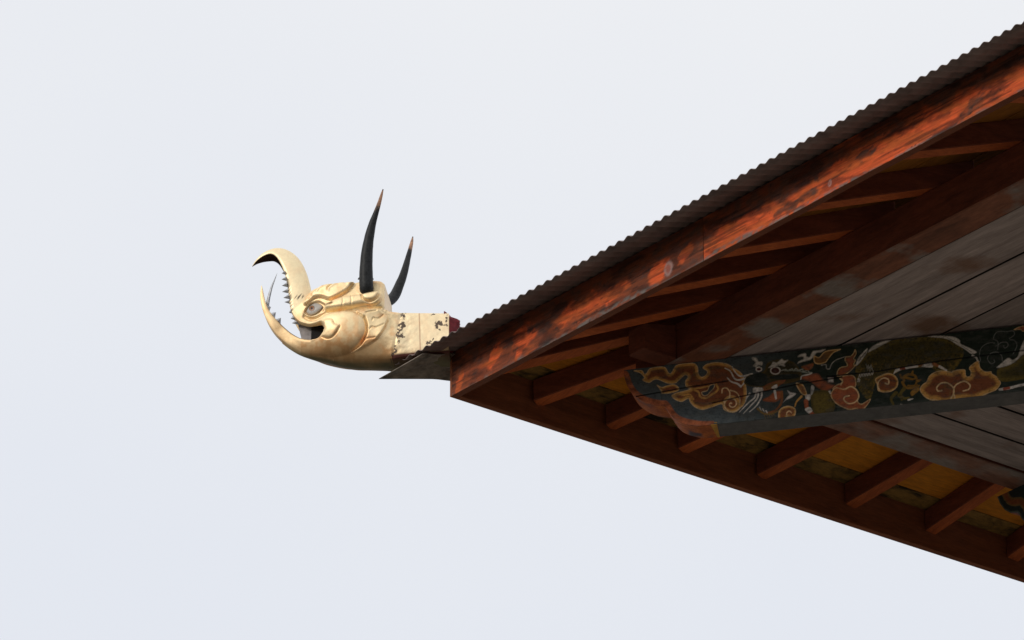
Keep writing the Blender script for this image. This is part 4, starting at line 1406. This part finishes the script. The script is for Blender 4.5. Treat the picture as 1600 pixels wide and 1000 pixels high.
# eye
def eye():
    q = np.array(P_EYE)
    cx_, cy_ = q.mean(0)
    rings = 14
    V, C = [], []
    ic = np.array(c3((194, 441))[0])
    for r in range(rings + 1):
        s = r / rings
        for p in q:
            xx, yy = cx_ + (p[0] - cx_) * s, cy_ + (p[1] - cy_) * s
            wv = float(WB(np.array([xx]), np.array([yy]))[0]) - 0.011 + 0.012 * math.sqrt(max(0, 1 - s * s))
            V.append(hp(xx, yy, float(WB(np.array([xx]), np.array([yy]))[0])) + DW * (wv - float(WB(np.array([xx]), np.array([yy]))[0])))
            d = math.hypot(xx - ic[0], yy - ic[1])
            col = (0.42, 0.39, 0.35)
            if d < 4.6:
                col = (0.07, 0.04, 0.025)
            if d < 3.9:
                col = (0.30, 0.13, 0.06)
            if d < 1.9:
                col = (0.02, 0.012, 0.01)
            if s > 0.93:
                col = (0.05, 0.035, 0.02) if yy < cy_ + 1 else (0.5, 0.42, 0.28)
            C.append(col)
    n_ = len(q)
    F = []
    for r in range(rings):
        for k in range(n_):
            F.append((r * n_ + k, r * n_ + (k + 1) % n_, (r + 1) * n_ + (k + 1) % n_, (r + 1) * n_ + k))
    V = np.array(V)
    D('eye', V, F, M_EYE, smooth=True, colors=C)
    # far eye, mirrored through the middle plane
    Vm = V - 2 * (V @ DW)[:, None] * DW
    D('eye', Vm, [f[::-1] for f in F], M_EYE, smooth=True, colors=C)


eye()


# horns
def horn(pts, ws):
    p = smooth_pts(np.c_[np.array(pts), ws], 6)
    V, F, C = [], [], []
    cen = np.array([hp(q[0], q[1], q[3]) for q in p])
    nk = 20
    for i in range(len(p)):
        t = cen[min(i + 1, len(p) - 1)] - cen[max(i - 1, 0)]
        t /= np.linalg.norm(t)
        a = np.cross(t, DW); a /= np.linalg.norm(a)
        b = np.cross(t, a)
        rr = p[i, 2] / 284
        fr = i / (len(p) - 1)
        for k in range(nk):
            an = 2 * math.pi * k / nk
            wob = 1 + 0.05 * (vnoise(np.array([k * 0.9]), np.array([i * 0.5]), 71)[0] - 0.5)
            V.append(cen[i] + (a * math.cos(an) + b * math.sin(an)) * rr * wob)
            bk = np.array([0.016, 0.017, 0.017])
            s = sstep(np.array([fr + 0.10 * (vnoise(np.array([k * 0.6]), np.array([i * 0.35]), 73)[0] - 0.5)]), 0.68, 0.80)[0] * (1 - 0.85 * (fr > 0.965))
            s *= 0.8 + 0.2 * math.sin(an * 1.0 + 1.2)
            c = bk * (1 - s) + np.array([0.50, 0.27, 0.16]) * s
            if vnoise(np.array([k * 2.3]), np.array([i * 1.7]), 75)[0] > 0.93 and fr > 0.2:
                c = np.array([0.2, 0.17, 0.14])
            C.append(c)
    for i in range(len(p) - 1):
        for k in range(nk):
            F.append((i * nk + k, i * nk + (k + 1) % nk, (i + 1) * nk + (k + 1) % nk, (i + 1) * nk + k))
    F.append(tuple(range(nk - 1, -1, -1)))
    F.append(tuple(range((len(p) - 1) * nk, len(p) * nk)))
    D('horn', V, F, M_HORN, smooth=True, colors=C)


horn([(572.8, 455, 10.6), (572.6, 449, 11.2), (572, 425, 10.6), (573, 400, 9.4), (576, 376, 8.0), (581, 353, 6.2), (587, 334, 4.4), (592, 319, 3.2), (596, 305, 2.1), (598.6, 295.5, 0.8)],
     np.linspace(0.185, 0.30, 10))
horn([(598, 476, 8.4), (615, 464, 8.4), (625.5, 442, 7.2), (632, 424, 5.9), (637, 405, 4.6), (640.5, 391, 3.5), (643.3, 379, 2.5), (645, 370, 0.9)],
     -np.array([0.09, 0.165, 0.19, 0.21, 0.235, 0.25, 0.265, 0.28]))
# iron strap behind the near horn
V, F = [], []
for k in range(13):
    an = math.pi * k / 12
    for rr in (12.6, 8.5):
        for wv in (0.12, 0.15):
            V.append(hp(571.5 + rr * math.cos(an), 437 - rr * 0.55 * math.sin(an), wv))
for k in range(12):
    a, b = 4 * k, 4 * k + 4
    F += [(a, b, b + 1, a + 1), (a + 2, a + 3, b + 3, b + 2), (a + 1, b + 1, b + 3, a + 3), (a, a + 2, b + 2, b)]
D('horn_strap', V, F, M_BLACK)

# red cloth stuffed in the neck's open end
nu_, nv_ = 24, 20
V, F = [], []
c0 = hp(699, 529, 0.0)
for i in range(nu_):
    for j in range(nv_):
        wv = -0.112 + 0.224 * i / (nu_ - 1)
        zz = 0.228 * j / (nv_ - 1)
        k = fbm(np.array([wv * 30 + zz * 12]), np.array([zz * 16]), 87, 3)[0]
        crs = abs(math.sin(wv * 70 + zz * 25 + 3 * k))
        e = min(1, 4 * min(i, nu_ - 1 - i) / nu_) * min(1, max(0.35, min(4.0 * (j + 1), 9.0 * (nv_ - 1 - j)) / nv_))
        bulge = (0.075 - 0.16 * max(0, zz - 0.1)) * e * (0.45 + 0.7 * k) + 0.022 * crs * e
        V.append(c0 + DW * wv + np.array([0, 0, zz - 0.112]) + DU * (bulge - 0.002))
for i in range(nu_ - 1):
    for j in range(nv_ - 1):
        q = i * nv_ + j
        F.append((q, q + 1, q + nv_ + 1, q + nv_))
rc = D('red_cloth', V, F, M_RED, smooth=True)
md = rc.modifiers.new('thickness', 'SOLIDIFY')
md.thickness = 0.004
